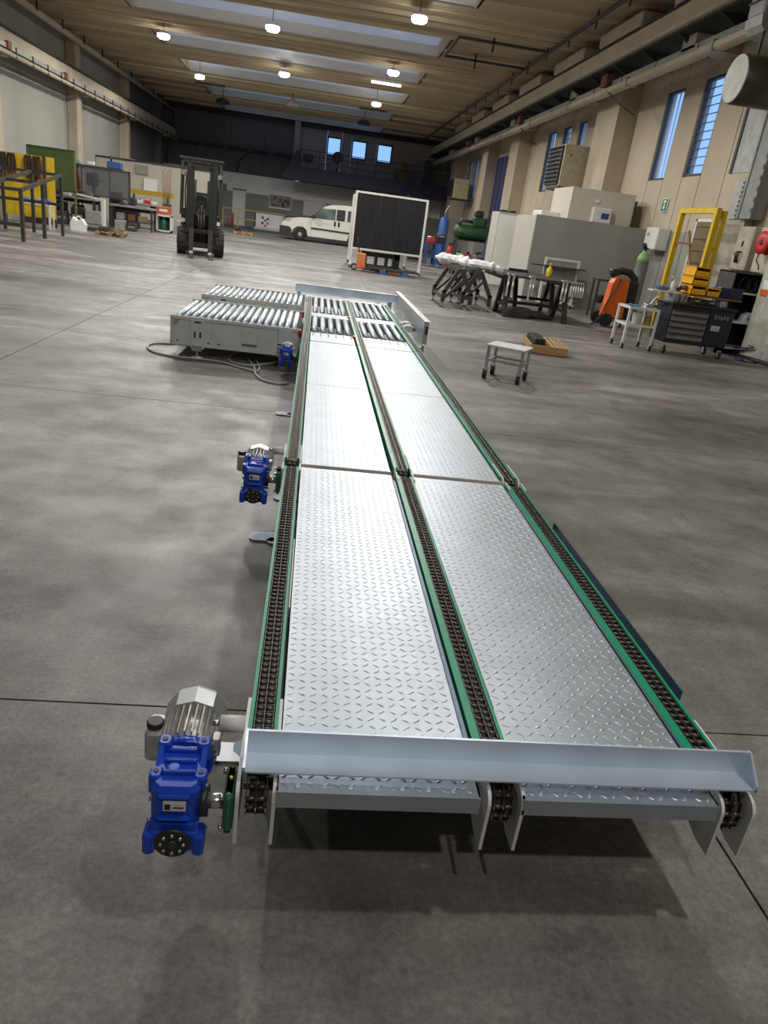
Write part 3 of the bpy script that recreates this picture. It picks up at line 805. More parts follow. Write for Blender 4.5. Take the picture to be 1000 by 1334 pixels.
# dark pipe under the roof edge, right, with hangers
t = thing('roof_pipe', 'dark pipe hung under the right edge of the roof', 'pipe', (6.35,20,6.72))
W_(MB().cyl((6.35,12,6.72),(6.35,53.5,6.72), .055, 8), 'pipe', 'darksteel', t)
y = 14
while y < 52: W_(MB().bx(6.33,6.37,y,y+.05,6.5,6.9), 'hanger', 'darksteel', t); y += 2.1
t = thing('pipe_loop', 'thin dark pipe loop hung under the roof near the right wall', 'pipe', (4.8,27,6.75))
for a in (24.2,26.9): W_(MB().bx(3.6,6.3,a-.03,a+.03,6.66,6.73), 'arm', 'darksteel', t)
W_(MB().bx(3.57,3.63,24.2,26.9,6.66,6.73), 'end_bar', 'darksteel', t)
for a in (24.2,26.9): W_(MB().bx(4.6,4.66,a-.03,a+.03,6.45,6.9), 'hanger', 'darksteel', t)
# corbels between roof and girder on the right
for k, yy in enumerate((16.2,20.6,24.6,28.9,33.4,37.9,42.5)):
    MB().rbox(7.0,8.39,yy-1.5,yy+1.2,6.42,6.75,.04).obj('roof_corbel', M['beige2'], wr)
    MB().bx(7.35,8.39,yy+1.45,yy+2.0,6.38,6.88).obj('roof_corbel', M['beige2'], wr)
# left: girder, pipe with tray, roof edge pipe
t = thing('crane_girder', 'beige crane girder running along the left wall with dark top rail', 'girder', (-9.85,30,4.9))
W_(MB().prism([(-9.94,4.93),(-9.72,4.93),(-9.74,5.05),(-9.78,5.40),(-9.94,5.40)], 18, 53.8, 'y'), 'beam', 'pipe', t)
W_(MB().bx(-9.95,-9.70,18,53.8,5.40,5.46), 'rail', 'darkgap', t)
for yy in COLS_L[2:]: W_(MB().bx(-9.95,-9.75,yy-.25,yy+.25,4.66,4.92), 'corbel', 'beige2', t)
t = thing('service_pipe', 'pale pipe with cable tray running along the left wall', 'pipe', (-9.68,30,4.75))
W_(MB().cyl((-9.68,18,4.76),(-9.68,53.8,4.76), .065, 10), 'pipe', 'pipe', t)
W_(MB().bx(-9.715,-9.64,18,53.6,4.87,4.99), 'cable_tray', 'tray', t)
y = 21
while y < 53: W_(MB().bx(-9.715,-9.61,y,y+.06,4.69,5.0), 'clamp', 'darksteel', t); y += 1.4
for yy in (25.9, 31.2): W_(MB().bx(-9.68,-9.58,yy,yy+.25,4.86,5.06), 'switch_box', 'rust', t)
t = thing('roof_pipe', 'stout beige pipe under the left edge of the roof with small hangers', 'pipe', (-9.95,30,6.55))
W_(MB().cyl((-9.95,18,6.52),(-9.95,53.8,6.52), .11, 10), 'pipe', 'beige2', t)
y = 24
while y < 52: W_(MB().bx(-9.86,-9.80,y,y+.06,6.5,6.8), 'hanger', 'darksteel', t); y += 2.6
# cable tray and roof edge along the back wall
t = thing('cable_tray', 'dark cable tray running across the dark back wall', 'cable tray', (-6,53.8,4.6))
W_(MB().bx(-9.55,-2.2,53.7,53.98,4.62,4.82), 'tray', 'darkgap', t)
for x in (-8.2,-6.6,-5.0,-3.6): W_(MB().bx(x,x+.25,53.66,53.98,4.58,4.86), 'box', 'darksteel', t)
W_(MB().tube([(-5.0,53.6,4.6),(-5.1,53.6,4.4),(-5.6,53.6,4.0),(-5.65,53.6,3.3)], .04, 6), 'lead', 'black', t)
W_(MB().tube([(-9.9,53.6,6.7),(-9.85,53.6,5.0),(-9.95,53.6,4.4),(-10.2,53.6,4.1),(-10.25,53.6,3.2)], .04, 6), 'lead', 'black', t)
MB().bx(XL,XR,53.75,53.99,6.62,6.86).obj('edge_beam', M['darkgap'], wb)
# tube lights under the roof
p = at(503,109,z=6.7)
t = thing('tube_light', 'glowing white tube light fitting under the roof', 'lamp', p)
MB().bx(-.62,.62,-.06,.06,.03,.12).obj('body', M['white'], t); MB().cyl((-.60,0,0),(.60,0,0),.045,10).obj('tube', emit('tube_glow',(1,.93,.78),9), t)
MB().bx(-.01,.01,-.01,.01,.12,ceil_z(p.x,p.y)-6.7).obj('hanger', M['darksteel'], t)
for (px_,py_), lab in (((274,112),'unlit tube light fitting on the left under the roof'),((486,145),'unlit tube light fitting above the back windows')):
    t = thing('tube_light', lab, 'lamp', at(px_,py_,z=6.7)); MB().bx(-.75,.75,-.06,.06,.02,.10).obj('body', M['darksteel'], t); MB().bx(-.7,.7,-.03,.03,-.02,.02).obj('tube', M['tray'], t); MB().bx(.68,.70,-.01,.01,.1,ceil_z(t.location.x,t.location.y)-6.7+.02).obj('hanger', M['darksteel'], t)
for (px_,py_), lab, mt in (((381,134),'unlit white bell lamp under the roof near the middle','white'),((290,133),'small dark lamp under the roof far left','black'),((474,161),'small dark lamp under the roof above the back windows','black')):
    t = thing('bell_lamp', lab, 'lamp', at(px_,py_,z=6.45))
    MB().lathe([(.34,-.15),(.30,-.05),(.12,.12),(.08,.2)] if mt=='white' else [(.38,-.08),(.36,.08),(.2,.2)],14).obj('shade', M[mt], t); MB().cyl((0,0,.18),(0,0,ceil_z(t.location.x,t.location.y)-6.45),.02,6).obj('stem', M['darksteel'], t)

# ================================================================== gallery on the back wall
M['navy'] = mat('navy_steel', (.008,.011,.055), .5, var=.2)
t = thing('gallery', 'dark blue steel gallery with railing below the back windows', 'gallery', (3,52.5,3.3))
W_(MB().bx(-1.5,8.3,50.6,53.9,3.25,3.95), 'fascia', 'navy', t)
W_(MB().bx(-1.5,8.3,50.55,50.65,3.95,4.02), 'kick_board', 'navy', t)
for k in range(9):
    x = -1.45+k*1.2; W_(MB().bx(x-.025,x+.025,50.58,50.63,4.0,5.05), 'railing_post', 'navy', t)
for z in (4.35,4.7,5.03): W_(MB().bx(-1.45,8.3,50.59,50.63,z-.02,z+.02), 'railing_bar', 'navy', t)
# stair up to it, seen end on
W_(MB().prism([(-2.6,3.28),(-1.5,3.28),(-1.5,4.95),(-1.75,4.9)], 50.8,51.6,'y'), 'stair_side', 'navy', t)
for (x, lab, mt) in ((.9,'dark round fan standing on the gallery','black'),):
    f = thing('fan', lab, 'fan', (x,51.6,3.95))
    MB().cyl((0,-.1,.95),(0,.1,.95),.36,16).obj('head', M['black'], f); MB().bx(-.05,.05,-.05,.05,.1,.6).obj('stem', M['black'], f); MB().bx(-.35,.5,-.2,.2,.0,.10).obj('base', M['darksteel'], f)
    MB().bx(-.4,.9,-.25,.3,.38,.46).obj('shelf', M['tray'], f)
f = thing('stored_machine', 'yellow brown machine stored on the gallery under the last window', 'machine', (5.2,51.7,3.95))
MB().rbox(-.45,.45,-.4,.4,0,.7,.05).obj('body', mat('ochre_paint',(.16,.09,.02),.6), f); MB().rbox(-.05,.35,-.2,.2,.7,1.25,.05).obj('head', M['rust'], f)
f = thing('stored_chair', 'dark chair stored at the left end of the gallery', 'chair', (-1.0,51.6,3.95))
MB().rbox(-.3,.3,-.3,.3,.42,.5,.03).obj('seat', M['black'], f); MB().rbox(-.3,.3,.22,.3,.5,.95,.03).obj('backrest', M['black'], f)
for s in (-1,1):
    for q in (-1,1): MB().bx(s*.25-.02,s*.25+.02,q*.25-.02,q*.25+.02,0,.42).obj('leg', M['tray'], f)
f = thing('stored_cabinet', 'tall dark cabinet at the right end of the gallery', 'cabinet', (6.9,52.3,3.95))
MB().rbox(-.2,.2,-.2,.2,0,1.6,.02).obj('body', M['black'], f); MB().bx(-.15,.15,-.215,-.2,.1,1.5).obj('door', M['darksteel'], f)
# ================================================================== right side of the hall
def caster(parent, x, y, r=.05, z0=0., plate=True, mt='rubber', name='caster'):
    m = MB(); m.cyl((x-.018,y,z0+r),(x+.018,y,z0+r), r, 12)
    w = m.obj(name, M[mt], parent)
    f = MB(); f.bx(x-.026,x-.020,y-.02,y+.02,z0+r*.6,z0+2*r+.02).bx(x+.020,x+.026,y-.02,y+.02,z0+r*.6,z0+2*r+.02).bx(x-.03,x+.03,y-.03,y+.03,z0+2*r+.012,z0+2*r+.025)
    f.obj('fork', M['galv'], w); return w
# low white trolley
t = thing('low_trolley', 'small low white topped trolley on four castors standing alone on the floor', 'trolley', (2.265,8.03,0), -.50)
MB().rbox(-.225,.225,-.20,.20,.365,.385,.004).obj('top', M['white'], t)
for sx in (-1,1):
    for sy in (-1,1):
        MB().bx(sx*.195-.015,sx*.195+.015,sy*.17-.015,sy*.17+.015,.125,.365).obj('leg', M['galv'], t); caster(t, sx*.195, sy*.17, .047)
    MB().bx(sx*.195-.012,sx*.195+.012,-.17,.17,.19,.215).obj('rail', M['galv'], t)
for sy in (-1,1): MB().bx(-.195,.195,sy*.17-.012,sy*.17+.012,.20,.225).obj('rail', M['galv'], t)
# wooden tray with black blocks
t = thing('wooden_crate', 'shallow pale wooden crate lying on the floor behind the low trolley', 'crate', (3.55,10.75,0), -.16)
for sy in (-1,1): MB().bx(-.27,.27,sy*.5-.012,sy*.5+.012,.012,.125).obj('end_board', M['wood'], t)
for x in (-.26,.20,.26): MB().bx(x-.012,x+.012,-.488,.488,.02,.125).obj('side_board', M['wood'], t)
for k in range(4): MB().bx(-.25+k*.125,-.15+k*.125,-.488,.488,0,.018).obj('base_board', M['wood'], t)
for x in (.06,.14): MB().bx(x-.02,x+.02,-.486,.486,.085,.125).obj('batten', M['wood'], t)
for k, (x,y,l) in enumerate(((3.47,11.10,'black rubber block nearest the trolley in the wooden crate'),(3.43,10.84,'black rubber block in the middle of the wooden crate'),(3.39,10.58,'black rubber block at the far end of the crate'))):
    tag(MB().rbox(-.08,.08,-.11,.11,0,.17,.015).obj('rubber_block', M['rubber'], loc=(x,y,.021)), ['black rubber block furthest back in the wooden crate','black rubber block in the middle of the wooden crate','black rubber block nearest the front board of the crate'][k], 'block', 'blocks in the crate')
# welding table
t = thing('welding_table', 'large dark steel welding table on splayed trestle legs', 'table', (4.6,15.7,0))
MB().rbox(-.88,.86,-.95,1.55,.79,.83,.006).obj('top', M['darksteel'], t)
for x in (-.65,.63): MB().bx(x-.04,x+.04,-.9,1.5,.70,.79).obj('bearer', M['darksteel'], t)
for (x,y) in ((-.65,-.38),(.63,-.36),(-.1,.95),(.75,.95)):
    MB().bar((x,y-.10,.72),(x,y-.45,0.0),.09,.09).obj('leg', M['darksteel'], t)
    MB().bar((x,y+.10,.72),(x,y+.45,0.0),.09,.09).obj('leg', M['darksteel'], t)
    MB().bx(x-.03,x+.03,y-.3,y+.3,.20,.26).obj('brace', M['darksteel'], t)
MB().bx(-.62,.60,-.15,-.07,.22,.28).obj('stretcher', M['darksteel'], t); MB().bx(-.1,.75,.75,.83,.28,.34).obj('stretcher', M['darksteel'], t)
MB().bx(-.55,.50,-.5,.6,.03,.065).obj('shelf', M['darksteel'], t); MB().rbox(-.5,-.1,-.75,-.45,.0,.20,.02).obj('weight_box', M['darksteel'], t)
def clamp(x, z, lab, L_=.35, grp='clamps on the table edge'):
    c = thing('bar_clamp', lab, 'clamp', (x,14.72,z), group=grp)
    MB().bx(-.018,.018,-.02,.008,-L_+.1,.17).obj('bar', M['chrome'], c); MB().bx(-.03,.03,-.02,.10,.152,.175).obj('jaw', M['chrome'], c)
    MB().cyl((0,-.035,-.12),(0,-.035,.02),.014,8).obj('screw', M['chrome'], c)
def hang_clamp(x, lab, L_): clamp(x,.68,lab,L_)
hang_clamp(3.86,'chrome clamp on the left corner of the welding table',.36); hang_clamp(3.96,'second chrome clamp beside the one at the left table corner',.34)
hang_clamp(4.32,'chrome clamp hanging left of the table front centre',.40); hang_clamp(4.38,'thin chrome clamp right beside the one left of the table centre',.30)
hang_clamp(5.00,'chrome clamp above the right trestle leg of the table',.30); hang_clamp(5.07,'second chrome clamp above the right trestle leg',.34)
for k in range(6):
    c = thing('hose_coil', 'shiny flexible hose coil hanging in the bundle at the right table end', 'hose', (5.16+k*.05,14.695,.66), group='hose coils on the table end')
    MB().tube([(.0,.035*math.cos(a*.7),.10*math.sin(a*.7)) for a in range(10)], .018, 6).obj('coil', M['chrome'], c); MB().cyl((0,.02,.0),(0,.02,-.14),.012,6).obj('tail', M['black'], c); MB().bx(-.006,.006,-.01,.12,.171,.180).bx(-.006,.006,-.012,0,.08,.180).obj('hook', M['chrome'], c)
p = at(714,361,z=.83)
t = thing('spray_bottle', 'yellow plastic bottle standing on the welding table', 'bottle', p)
MB().lathe([(.065,0),(.068,.02),(.068,.16),(.03,.20),(.025,.23)],12).obj('body', M['yellow'], t); MB().lathe([(.028,.23),(.028,.27),(.012,.285)],10).obj('cap', M['yellow'], t)
p = at(675,354,z=.83); t = thing('steel_angle', 'flat dark steel piece lying on the welding table', 'steel piece', p)
MB().bx(-.22,.22,-.05,.05,0,.02).obj('plate', M['black'], t); MB().bx(-.22,.22,.03,.05,.02,.06).obj('upstand', M['black'], t)
# trestle stands with wrapped parts
def trestle(x, lab, y=15.9):
    t = thing('trestle_stand', lab, 'stand', (x,y,0), group='trestle stands')
    MB().bx(-.07,.07,-.68,.68,.72,.80).obj('top_beam', M['darksteel'], t)
    for q in (-.63,.63):
        for s in (-1,1):
            MB().bar((s*.05,q,.74),(s*.29,q,.30),.08,.08).obj('leg', M['darksteel'], t); MB().bx(s*.29-.04,s*.29+.04,q-.04,q+.04,.12,.34).obj('foot_post', M['darksteel'], t)
            MB().cyl((s*.29,q,.0),(s*.29,q,.14),.016,8).obj('screw_foot', M['steel'], t); MB().cyl((s*.29,q,0),(s*.29,q,.014),.06,12).obj('foot_disc', M['darksteel'], t)
        MB().bar((-.27,q-.03,.2),(.12,q-.03,.62),.05,.05).obj('brace', M['darksteel'], t)
    for s in (-1,1): MB().bx(s*.29-.03,s*.29+.03,-.63,.63,.18,.24).obj('stretcher', M['darksteel'], t)
    return t
trestle(2.98,'dark steel trestle stand on the left, under the white wrapped bundles'); trestle(3.41,'dark steel trestle stand closest to the welding table', 16.02)
def bundle(name, lab, x0, y0, x1, y1, r, seed):
    random.seed(seed); m = MB(); n = 14; k = 10; base = Vector((x0,y0,0)); d = Vector((x1-x0,y1-y0,0))
    side = Vector((-d.y,d.x,0)).normalized(); rings = []
    for i in range(n):
        tt = i/(n-1); e = min(1, math.sin(math.pi*min(max(tt,.06),.94))*2.2)
        rr = r*e*random.uniform(.82,1.15); rings.append([base+d*tt+side*(rr*1.25*math.cos(2*math.pi*q/k)*random.uniform(.85,1.12))+Vector((0,0,r*.9+rr*.85*math.sin(2*math.pi*q/k)*random.uniform(.85,1.15))) for q in range(k)])
    vs = [v-base for ring in rings for v in ring]
    fs = [(i*k+q,i*k+(q+1)%k,(i+1)*k+(q+1)%k,(i+1)*k+q) for i in range(n-1) for q in range(k)]+[tuple(range(k-1,-1,-1)),tuple((n-1)*k+q for q in range(k))]
    zmin = min(v.z for v in vs); vs = [v-Vector((0,0,zmin)) for v in vs]
    m.add(vs, fs, False); o = m.obj(name, M['wrap'], loc=(x0,y0,.80)); tag(o, lab, 'bundle', 'white wrapped bundles'); random.seed(7); return o
M['wrap'] = mat('white_plastic_wrap', (.78,.78,.78), .35, var=.05)
bundle('wrapped_bundle','larger crumpled white plastic wrapped bundle on the left trestles',2.55,16.15,3.35,15.98,.13,3)
bundle('wrapped_bundle','longer white wrapped bundle reaching over to the welding table',2.95,15.78,3.82,15.45,.11,5)
t = thing('square_tube', 'dark square tube with open end sticking out of the white wrap', 'tube', (3.84,15.42,.83))
MB().rbox(-.12,.06,-.04,.04,0,.08,.01).obj('tube', M['white'], t); MB().bx(.058,.064,-.028,.028,.012,.068).obj('open_end', M['black'], t)
# framed panel behind the table
t = thing('rolling_screen', 'white framed grey panel on castors standing before the grey booth', 'screen', (6.22,18.75,0))
for s in (-1,1): MB().bx(s*.43-.03,s*.43+.03,-.03,.03,.09,1.19).obj('post', M['white'], t); caster(t, s*.43, 0, .035); MB().bx(s*.43-.03,s*.43+.03,-.2,.2,.085,.11).obj('foot', M['white'], t)
for z in (.13,.55,1.16): MB().bx(-.43,.43,-.025,.025,z-.03,z+.03).obj('rail', M['white'], t)
MB().bx(-.41,.41,-.01,.01,.58,1.13).obj('panel', M['tray'], t); MB().bx(-.41,.41,-.01,.01,.16,.52).obj('panel', mat('olive_grey_panel',(.20,.20,.14),.7), t)
MB().bx(-.84,.55,-.30,-.03,.97,1.0).obj('tool_shelf', M['darksteel'], t)
# orange fume extractor
t = thing('fume_extractor', 'orange and black wheeled fume extractor with bent hose on top', 'extractor', (6.50,15.62,0))
MB().prism([(-.26,.20),(.18,.20),(.16,.95),(.08,1.02),(-.14,1.02),(-.20,.90)], -.20,.05,'y').obj('body', M['orange'], t)
MB().rbox(.05,.42,-.16,.22,.16,.98,.04).obj('filter_case', M['black'], t)
for s in (-1,1): MB().cyl((-.20,s*.26-.02,.14),(-.20,s*.26+.04,.14),.14,16).obj('wheel', M['rubber'], t)
caster(t,.25,0,.05)
MB().tube([(.30,0,.55),(.36,0,.8),(.34,0,1.02),(.20,0,1.14),(.02,0,1.16),(-.10,0,1.12),(-.2,-.02,1.06)], .075, 10).obj('hose', M['rubber'], t)
MB().rbox(-.24,-.02,-.10,.10,1.06,1.18,.03).obj('hood', M['black'], t)
MB().tube([(-.05,-.22,1.0),(-.12,-.24,.8),(-.24,-.24,.55),(-.28,-.2,.3),(-.35,-.1,.04),(-.5,-.2,.015)], .014, 6).obj('lead', M['black'], t)
# gas cylinder
t = thing('gas_cylinder', 'dark grey gas cylinder with green shoulder behind the orange extractor', 'gas cylinder', (7.66,17.3,0))
MB().lathe([(.14,0),(.145,.03),(.145,1.36)],16).obj('body', mat('dark_grey_cylinder',(.12,.12,.115),.5), t)
MB().lathe([(.145,1.36),(.14,1.46),(.10,1.55),(.05,1.6),(.05,1.62)],16).obj('shoulder', mat('light_green_paint',(.22,.42,.16),.5), t)
MB().cyl((0,0,1.6),(0,0,1.72),.025,8).cyl((-.07,0,1.68),(.07,0,1.68),.02,8).cyl((-.08,-.05,1.76),(-.02,0,1.70),.05,10).obj('valve', M['black'], t)
# black side table
t = thing('side_table', 'narrow dark steel side table behind the orange extractor', 'table', (6.95,17.45,0))
MB().bx(-.28,.35,-.2,.2,.84,.88).obj('top', M['darksteel'], t)
for sx in (-.24,.31):
    for sy in (-.16,.16): MB().bx(sx-.02,sx+.02,sy-.02,sy+.02,0,.84).obj('leg', M['darksteel'], t)
MB().bx(-.24,.31,-.17,.17,.34,.38).obj('shelf', M['darksteel'], t)
tag(MB().rbox(-.16,.16,-.12,.12,0,.14,.03).obj('tool_bag', M['black'], loc=(6.98,17.42,.38)), 'black bag on the lower shelf of the side table', 'bag')
# white trolley
t = thing('white_trolley', 'white two shelf trolley on castors beside the dark tool cabinet', 'trolley', (5.60,12.33,0))
for sx in (-.25,.25):
    for sy in (-.24,.24): MB().bx(sx-.02,sx+.02,sy-.02,sy+.02,.10,.70).obj('leg', M['white'], t); caster(t, sx, sy, .04)
for z in (.68,.40):
    for s in (-.25,.25): MB().bx(s-.015,s+.015,-.24,.24,z-.02,z+.02).obj('rail', M['white'], t)
    for s in (-.24,.24): MB().bx(-.25,.25,s-.015,s+.015,z-.02,z+.02).obj('rail', M['white'], t)
    MB().bx(-.24,.24,-.23,.23,z-.02,z-.005).obj('shelf', M['white'], t)
t = thing('paint_tin', 'white bucket on the lower shelf of the white trolley', 'bucket', (5.56,12.22,.396)); MB().lathe([(.075,0),(.09,.20),(.095,.21)],14).obj('body', M['white'], t); MB().lathe([(.086,.19),(.086,.212)],14).obj('contents', M['tray'], t)
t = thing('glass_jar', 'yellowish jar on the lower trolley shelf right of the bucket', 'jar', (5.76,12.24,.396)); MB().lathe([(.06,0),(.065,.02),(.065,.14),(.05,.16)],12).obj('body', mat('olive_glass',(.28,.26,.07),.3), t); MB().lathe([(.052,.16),(.052,.19)],12).obj('lid', M['steel'], t)
t = thing('clamp_vice', 'small chrome vice on the upper shelf of the white trolley', 'vice', (5.74,12.2,.676)); MB().rbox(-.1,.1,-.05,.05,0,.05,.01).obj('base', M['steel'], t); MB().cyl((-.14,0,.07),(.12,0,.07),.02,8).obj('screw', M['steel'], t)
tag(bundle('blue_rag','crumpled blue cloth on the left of the white trolley',5.38,12.35,5.60,12.25,.03,9), 'crumpled blue cloth on the left of the white trolley', 'cloth').location.z = .676
bpy.data.objects['blue_rag'].data.materials[0] = mat('blue_cloth',(.10,.17,.30),.9); del bpy.data.objects['blue_rag']['group']
# tool cabinet
t = thing('tool_cabinet', 'dark navy tool cabinet on castors with five grey drawers', 'cabinet', (6.6,12.3,0))
M['navycab'] = mat('navy_cabinet_paint', (.012,.015,.030), .4, var=.15)
MB().rbox(-.57,.57,-.28,.30,.19,.82,.008).obj('body', M['navycab'], t)
M['drawer'] = mat('grey_drawer_front', (.19,.18,.17), .5)
zz = [.265,.365,.465,.565,.665,.755]
for a,b_ in zip(zz[:-1], zz[1:]):
    d = MB().rbox(-.545,.105,-.297,-.28,a,b_-.018,.004).obj('drawer', M['drawer'], t); MB().bx(-.52,.08,-.305,-.297,b_-.034,b_-.022).obj('handle', M['black'], d)
d = MB().rbox(.135,.555,-.295,-.28,.225,.80,.004).obj('door', M['navycab'], t)
MB().bx(.20,.36,-.297,-.295,.47,.56).obj('sticker', mat('lilac_paper',(.45,.46,.55),.7), d)
for k in range(5): MB().bx(.22+k*.055,.255+k*.055,-.297,-.295,.66+.015*(k%2),.74-.01*(k%3)).obj('faded_print', M['drawer'], d)
MB().rbox(-.60,.60,-.32,.33,.82,.86,.008).obj('top_frame', M['black'], t)
for x,y in ((-.52,-.25),(.50,-.25),(.50,.25),(-.52,.25)): caster(t, x, y, .065)
MB().bar((-.62,-.1,.80),(-.62,.2,.80),.03).obj('push_handle', M['black'], t)
for x in (-.45,.45): MB().bx(x-.04,x+.04,-.1,.25,.86,.985).obj('riser', M['tray'], t)
MB().bx(-.30,.66,-.22,.30,.985,1.01).obj('upper_board', mat('brown_board',(.20,.10,.04),.6), t)
for k, (x,w,h,mt,nm,lab,cat) in enumerate((( -.15,.16,.10,'black','power_tool','black power tool on the cabinet top under the board','tool'),(.12,.20,.09,'black','tool_case','black case on the cabinet top under the board','case'),(.33,.10,.10,'tray','steel_box','grey steel box on the cabinet top near its right end','box'))):
    t2 = thing(nm, lab, cat, (6.6+x,12.15,.86)); MB().rbox(-w/2,w/2,-.1,.1,0,h,.012).obj('body', M[mt], t2); MB().bx(-w/4,w/4,-.115,-.1,h*.5,h*.7).obj('catch', M['steel'], t2)
M['bin'] = mat('yellow_plastic_bin', (.85,.42,.008), .4, var=.05)
def bin_(x, y, z, lab, w=.27, h=.155):
    t = thing('storage_bin', lab, 'bin', (x,y,z), group='yellow storage bins')
    m = MB(); m.bx(-w/2,w/2,.19,.20,0,h).bx(-w/2,-w/2+.01,-.2,.2,0,h).bx(w/2-.01,w/2,-.2,.2,0,h).bx(-w/2,w/2,-.2,.2,0,.01); m.bx(-w/2,w/2,-.2,-.19,0,h*.62); m.obj('tray', M['bin'], t)
    MB().bx(-w/2-.008,w/2+.008,-.205,.205,h-.014,h).bx(-w/2+.01,w/2-.01,-.195,.195,h-.0139,h-.001).obj('rim', M['bin'], t); MB().bx(-.06,.06,-.206,-.2,h*.3,h*.5).obj('label_slot', M['yellow'], t)
bin_(6.47,12.32,1.01,'lower left yellow bin of the stack on the tool cabinet',.27); bin_(6.735,12.32,1.01,'yellow bin beside the stack, next to the navy case',.24,.14)
bin_(6.46,12.32,1.166,'middle yellow bin of the stack on the tool cabinet',.29,.13); bin_(6.46,12.32,1.297,'topmost yellow bin of the stack',.27,.16)
t = thing('navy_case', 'navy plastic tool case on the right of the cabinet board', 'case', (7.06,12.3,1.01)); MB().rbox(-.19,.22,-.16,.16,0,.17,.015).obj('body', mat('navy_case_plastic',(.008,.012,.06),.4), t); MB().bx(-.05,.08,-.175,-.16,.07,.11).obj('catch', M['black'], t)
t = thing('white_plank', 'white board end sticking out over the trolley with cloths on it', 'board', (5.93,12.35,.985)); MB().bx(-.2,.33,-.1,.12,0,.02).obj('board', M['white'], t); MB().bar((-.02,-.05,0),(-.25,-.15,-.285),.02).obj('prop', M['white'], t)
b_ = bundle('blue_rag','crumpled blue cloth on the white board end',5.82,12.38,6.05,12.33,.045,11); tag(b_, 'crumpled blue cloth on the white board end', 'cloth'); b_.location.z = 1.006; b_.data.materials[0] = bpy.data.materials['blue_cloth']; del b_['group']
t = thing('cleaner_bottle', 'white plastic spray bottle on the board left of the yellow bins', 'bottle', (6.12,12.36,1.006)); MB().lathe([(.04,0),(.045,.02),(.045,.14),(.015,.19),(.015,.22)],12).obj('body', M['white'], t); MB().box((-.02,0,.235),(.08,.03,.04)).obj('trigger', M['white'], t)
t = thing('grinder', 'dark hand grinder lying left of the yellow bins', 'tool', (6.24,12.3,1.011)); MB().cyl((-.06,0,.04),(.06,.03,.10),.035,10).obj('body', M['black'], t); MB().cyl((.04,-.02,.05),(.06,-.02,.12),.05,12).obj('disc', M['rust'], t)
MB().bx(-.36,-.33,-.10,.22,.86,.984).obj('riser', M['tray'], bpy.data.objects['tool_cabinet'])
# yellow portal frame
t = thing('portal_frame', 'tall yellow steel portal frame standing behind the tool cabinet', 'frame', (7.6,15.0,0))
for y in (-.66,.80): MB().bx(-.05,.05,y-.05,y+.05,.061,2.44).obj('post', M['yellow'], t)
MB().bx(.10,.18,-.71,-.61,.061,2.50).obj('post', M['yellow'], t)
MB().bx(-.05,.05,-.71,.85,2.44,2.54).obj('top_beam', M['yellow'], t); MB().bx(-.03,.03,-.66,.8,1.84,1.88).obj('cross_bar', M['rust'], t)
for y in (-.66,.80): MB().bx(-.25,.25,y-.06,y+.06,0,.06).obj('foot', M['yellow'], t)
MB().bar((0,-.35,1.05),(0,.3,2.1),.05).obj('brace', M['oldwood'], t)
# mesh door in the right wall behind the frame
d = MB(); d.bx(8.33,8.395,15.74,15.80,0,2.42).bx(8.33,8.395,16.50,16.56,0,2.42).bx(8.33,8.395,15.74,16.56,2.36,2.42); d = d.obj('door_2', M['white']); struct(d, 'narrow door with dark mesh behind the yellow frame')
MB().bx(8.34,8.38,15.80,16.50,0.02,2.36).obj('leaf', mat('brown_mesh_leaf',(.16,.12,.05),.7), d)
for k in range(9): MB().bx(8.325,8.34,15.80,16.50,.25+k*.25,.265+k*.25).obj('mesh_bar', M['darksteel'], d)
# exit sign, boiler
t = thing('exit_sign', 'small green exit sign on the beige wall beside the window', 'sign', (8.375,18.45,2.72)); MB().bx(-.01,.012,-.16,.16,-.16,.16).obj('plate', M['white'], t)
g_ = MB().bx(-.013,-.01,-.14,.14,-.14,.14).obj('green_field', mat('sign_green',(.01,.16,.08),.5), t)
MB().prism([(-.06,-.03),(.06,-.03),(0,-.11)],-.017,-.013,'x').obj('arrow_head', M['paper'], g_); MB().bx(-.017,-.013,-.022,.022,-.03,.04).obj('arrow_shaft', M['paper'], g_); MB().bx(-.017,-.013,-.07,.07,.06,.11).obj('door_mark', M['paper'], g_)
t = thing('boiler_cabinet', 'white wall cabinet hung below the exit sign', 'cabinet', (8.22,18.12,1.68)); MB().rbox(-.15,.17,-.34,.34,0,.50,.02).obj('body', M['white'], t); MB().bx(-.156,-.15,.10,.22,.30,.38).obj('badge', M['tray'], t); MB().bx(-.153,-.15,-.32,.32,.02,.025).obj('seam', M['tray'], t)
# electric boxes and reel
for y0,y1,lab in ((13.72,14.25,'pale electrical cabinet with cables plugged in its front'),(12.95,13.50,'pale electrical cabinet right of the one with plugged cables')):
    t = thing('electric_cabinet', lab, 'cabinet', (8.25,(y0+y1)/2,1.49)); h=(y1-y0)/2
    MB().rbox(-.17,.145,-h,h,0,.78,.012).obj('body', mat('cream_paint',(.46,.43,.34),.5) if 'cream' not in M else M['cream'], t); MB().bx(-.176,-.17,-h+.03,h-.03,.03,.75).obj('door', M.setdefault('cream', bpy.data.materials['cream_paint']), t)
    MB().bx(-.19,-.176,-.02,.02,.42,.52).obj('handle', M['black'], t)
    if y0 > 13.6:
        for k in range(3): MB().tube([(-.18,-.05+k*.06,.33),(-.24,-.06+k*.07,.30),(-.23,-.04+k*.04,.20),(-.2,-.02+k*.05,.13)], .014, 6).obj('plug_lead', M['black'], t)
t = thing('cable_reel', 'round red cable reel on the electrical cabinet at the right edge', 'reel', (7.93,13.02,1.99))
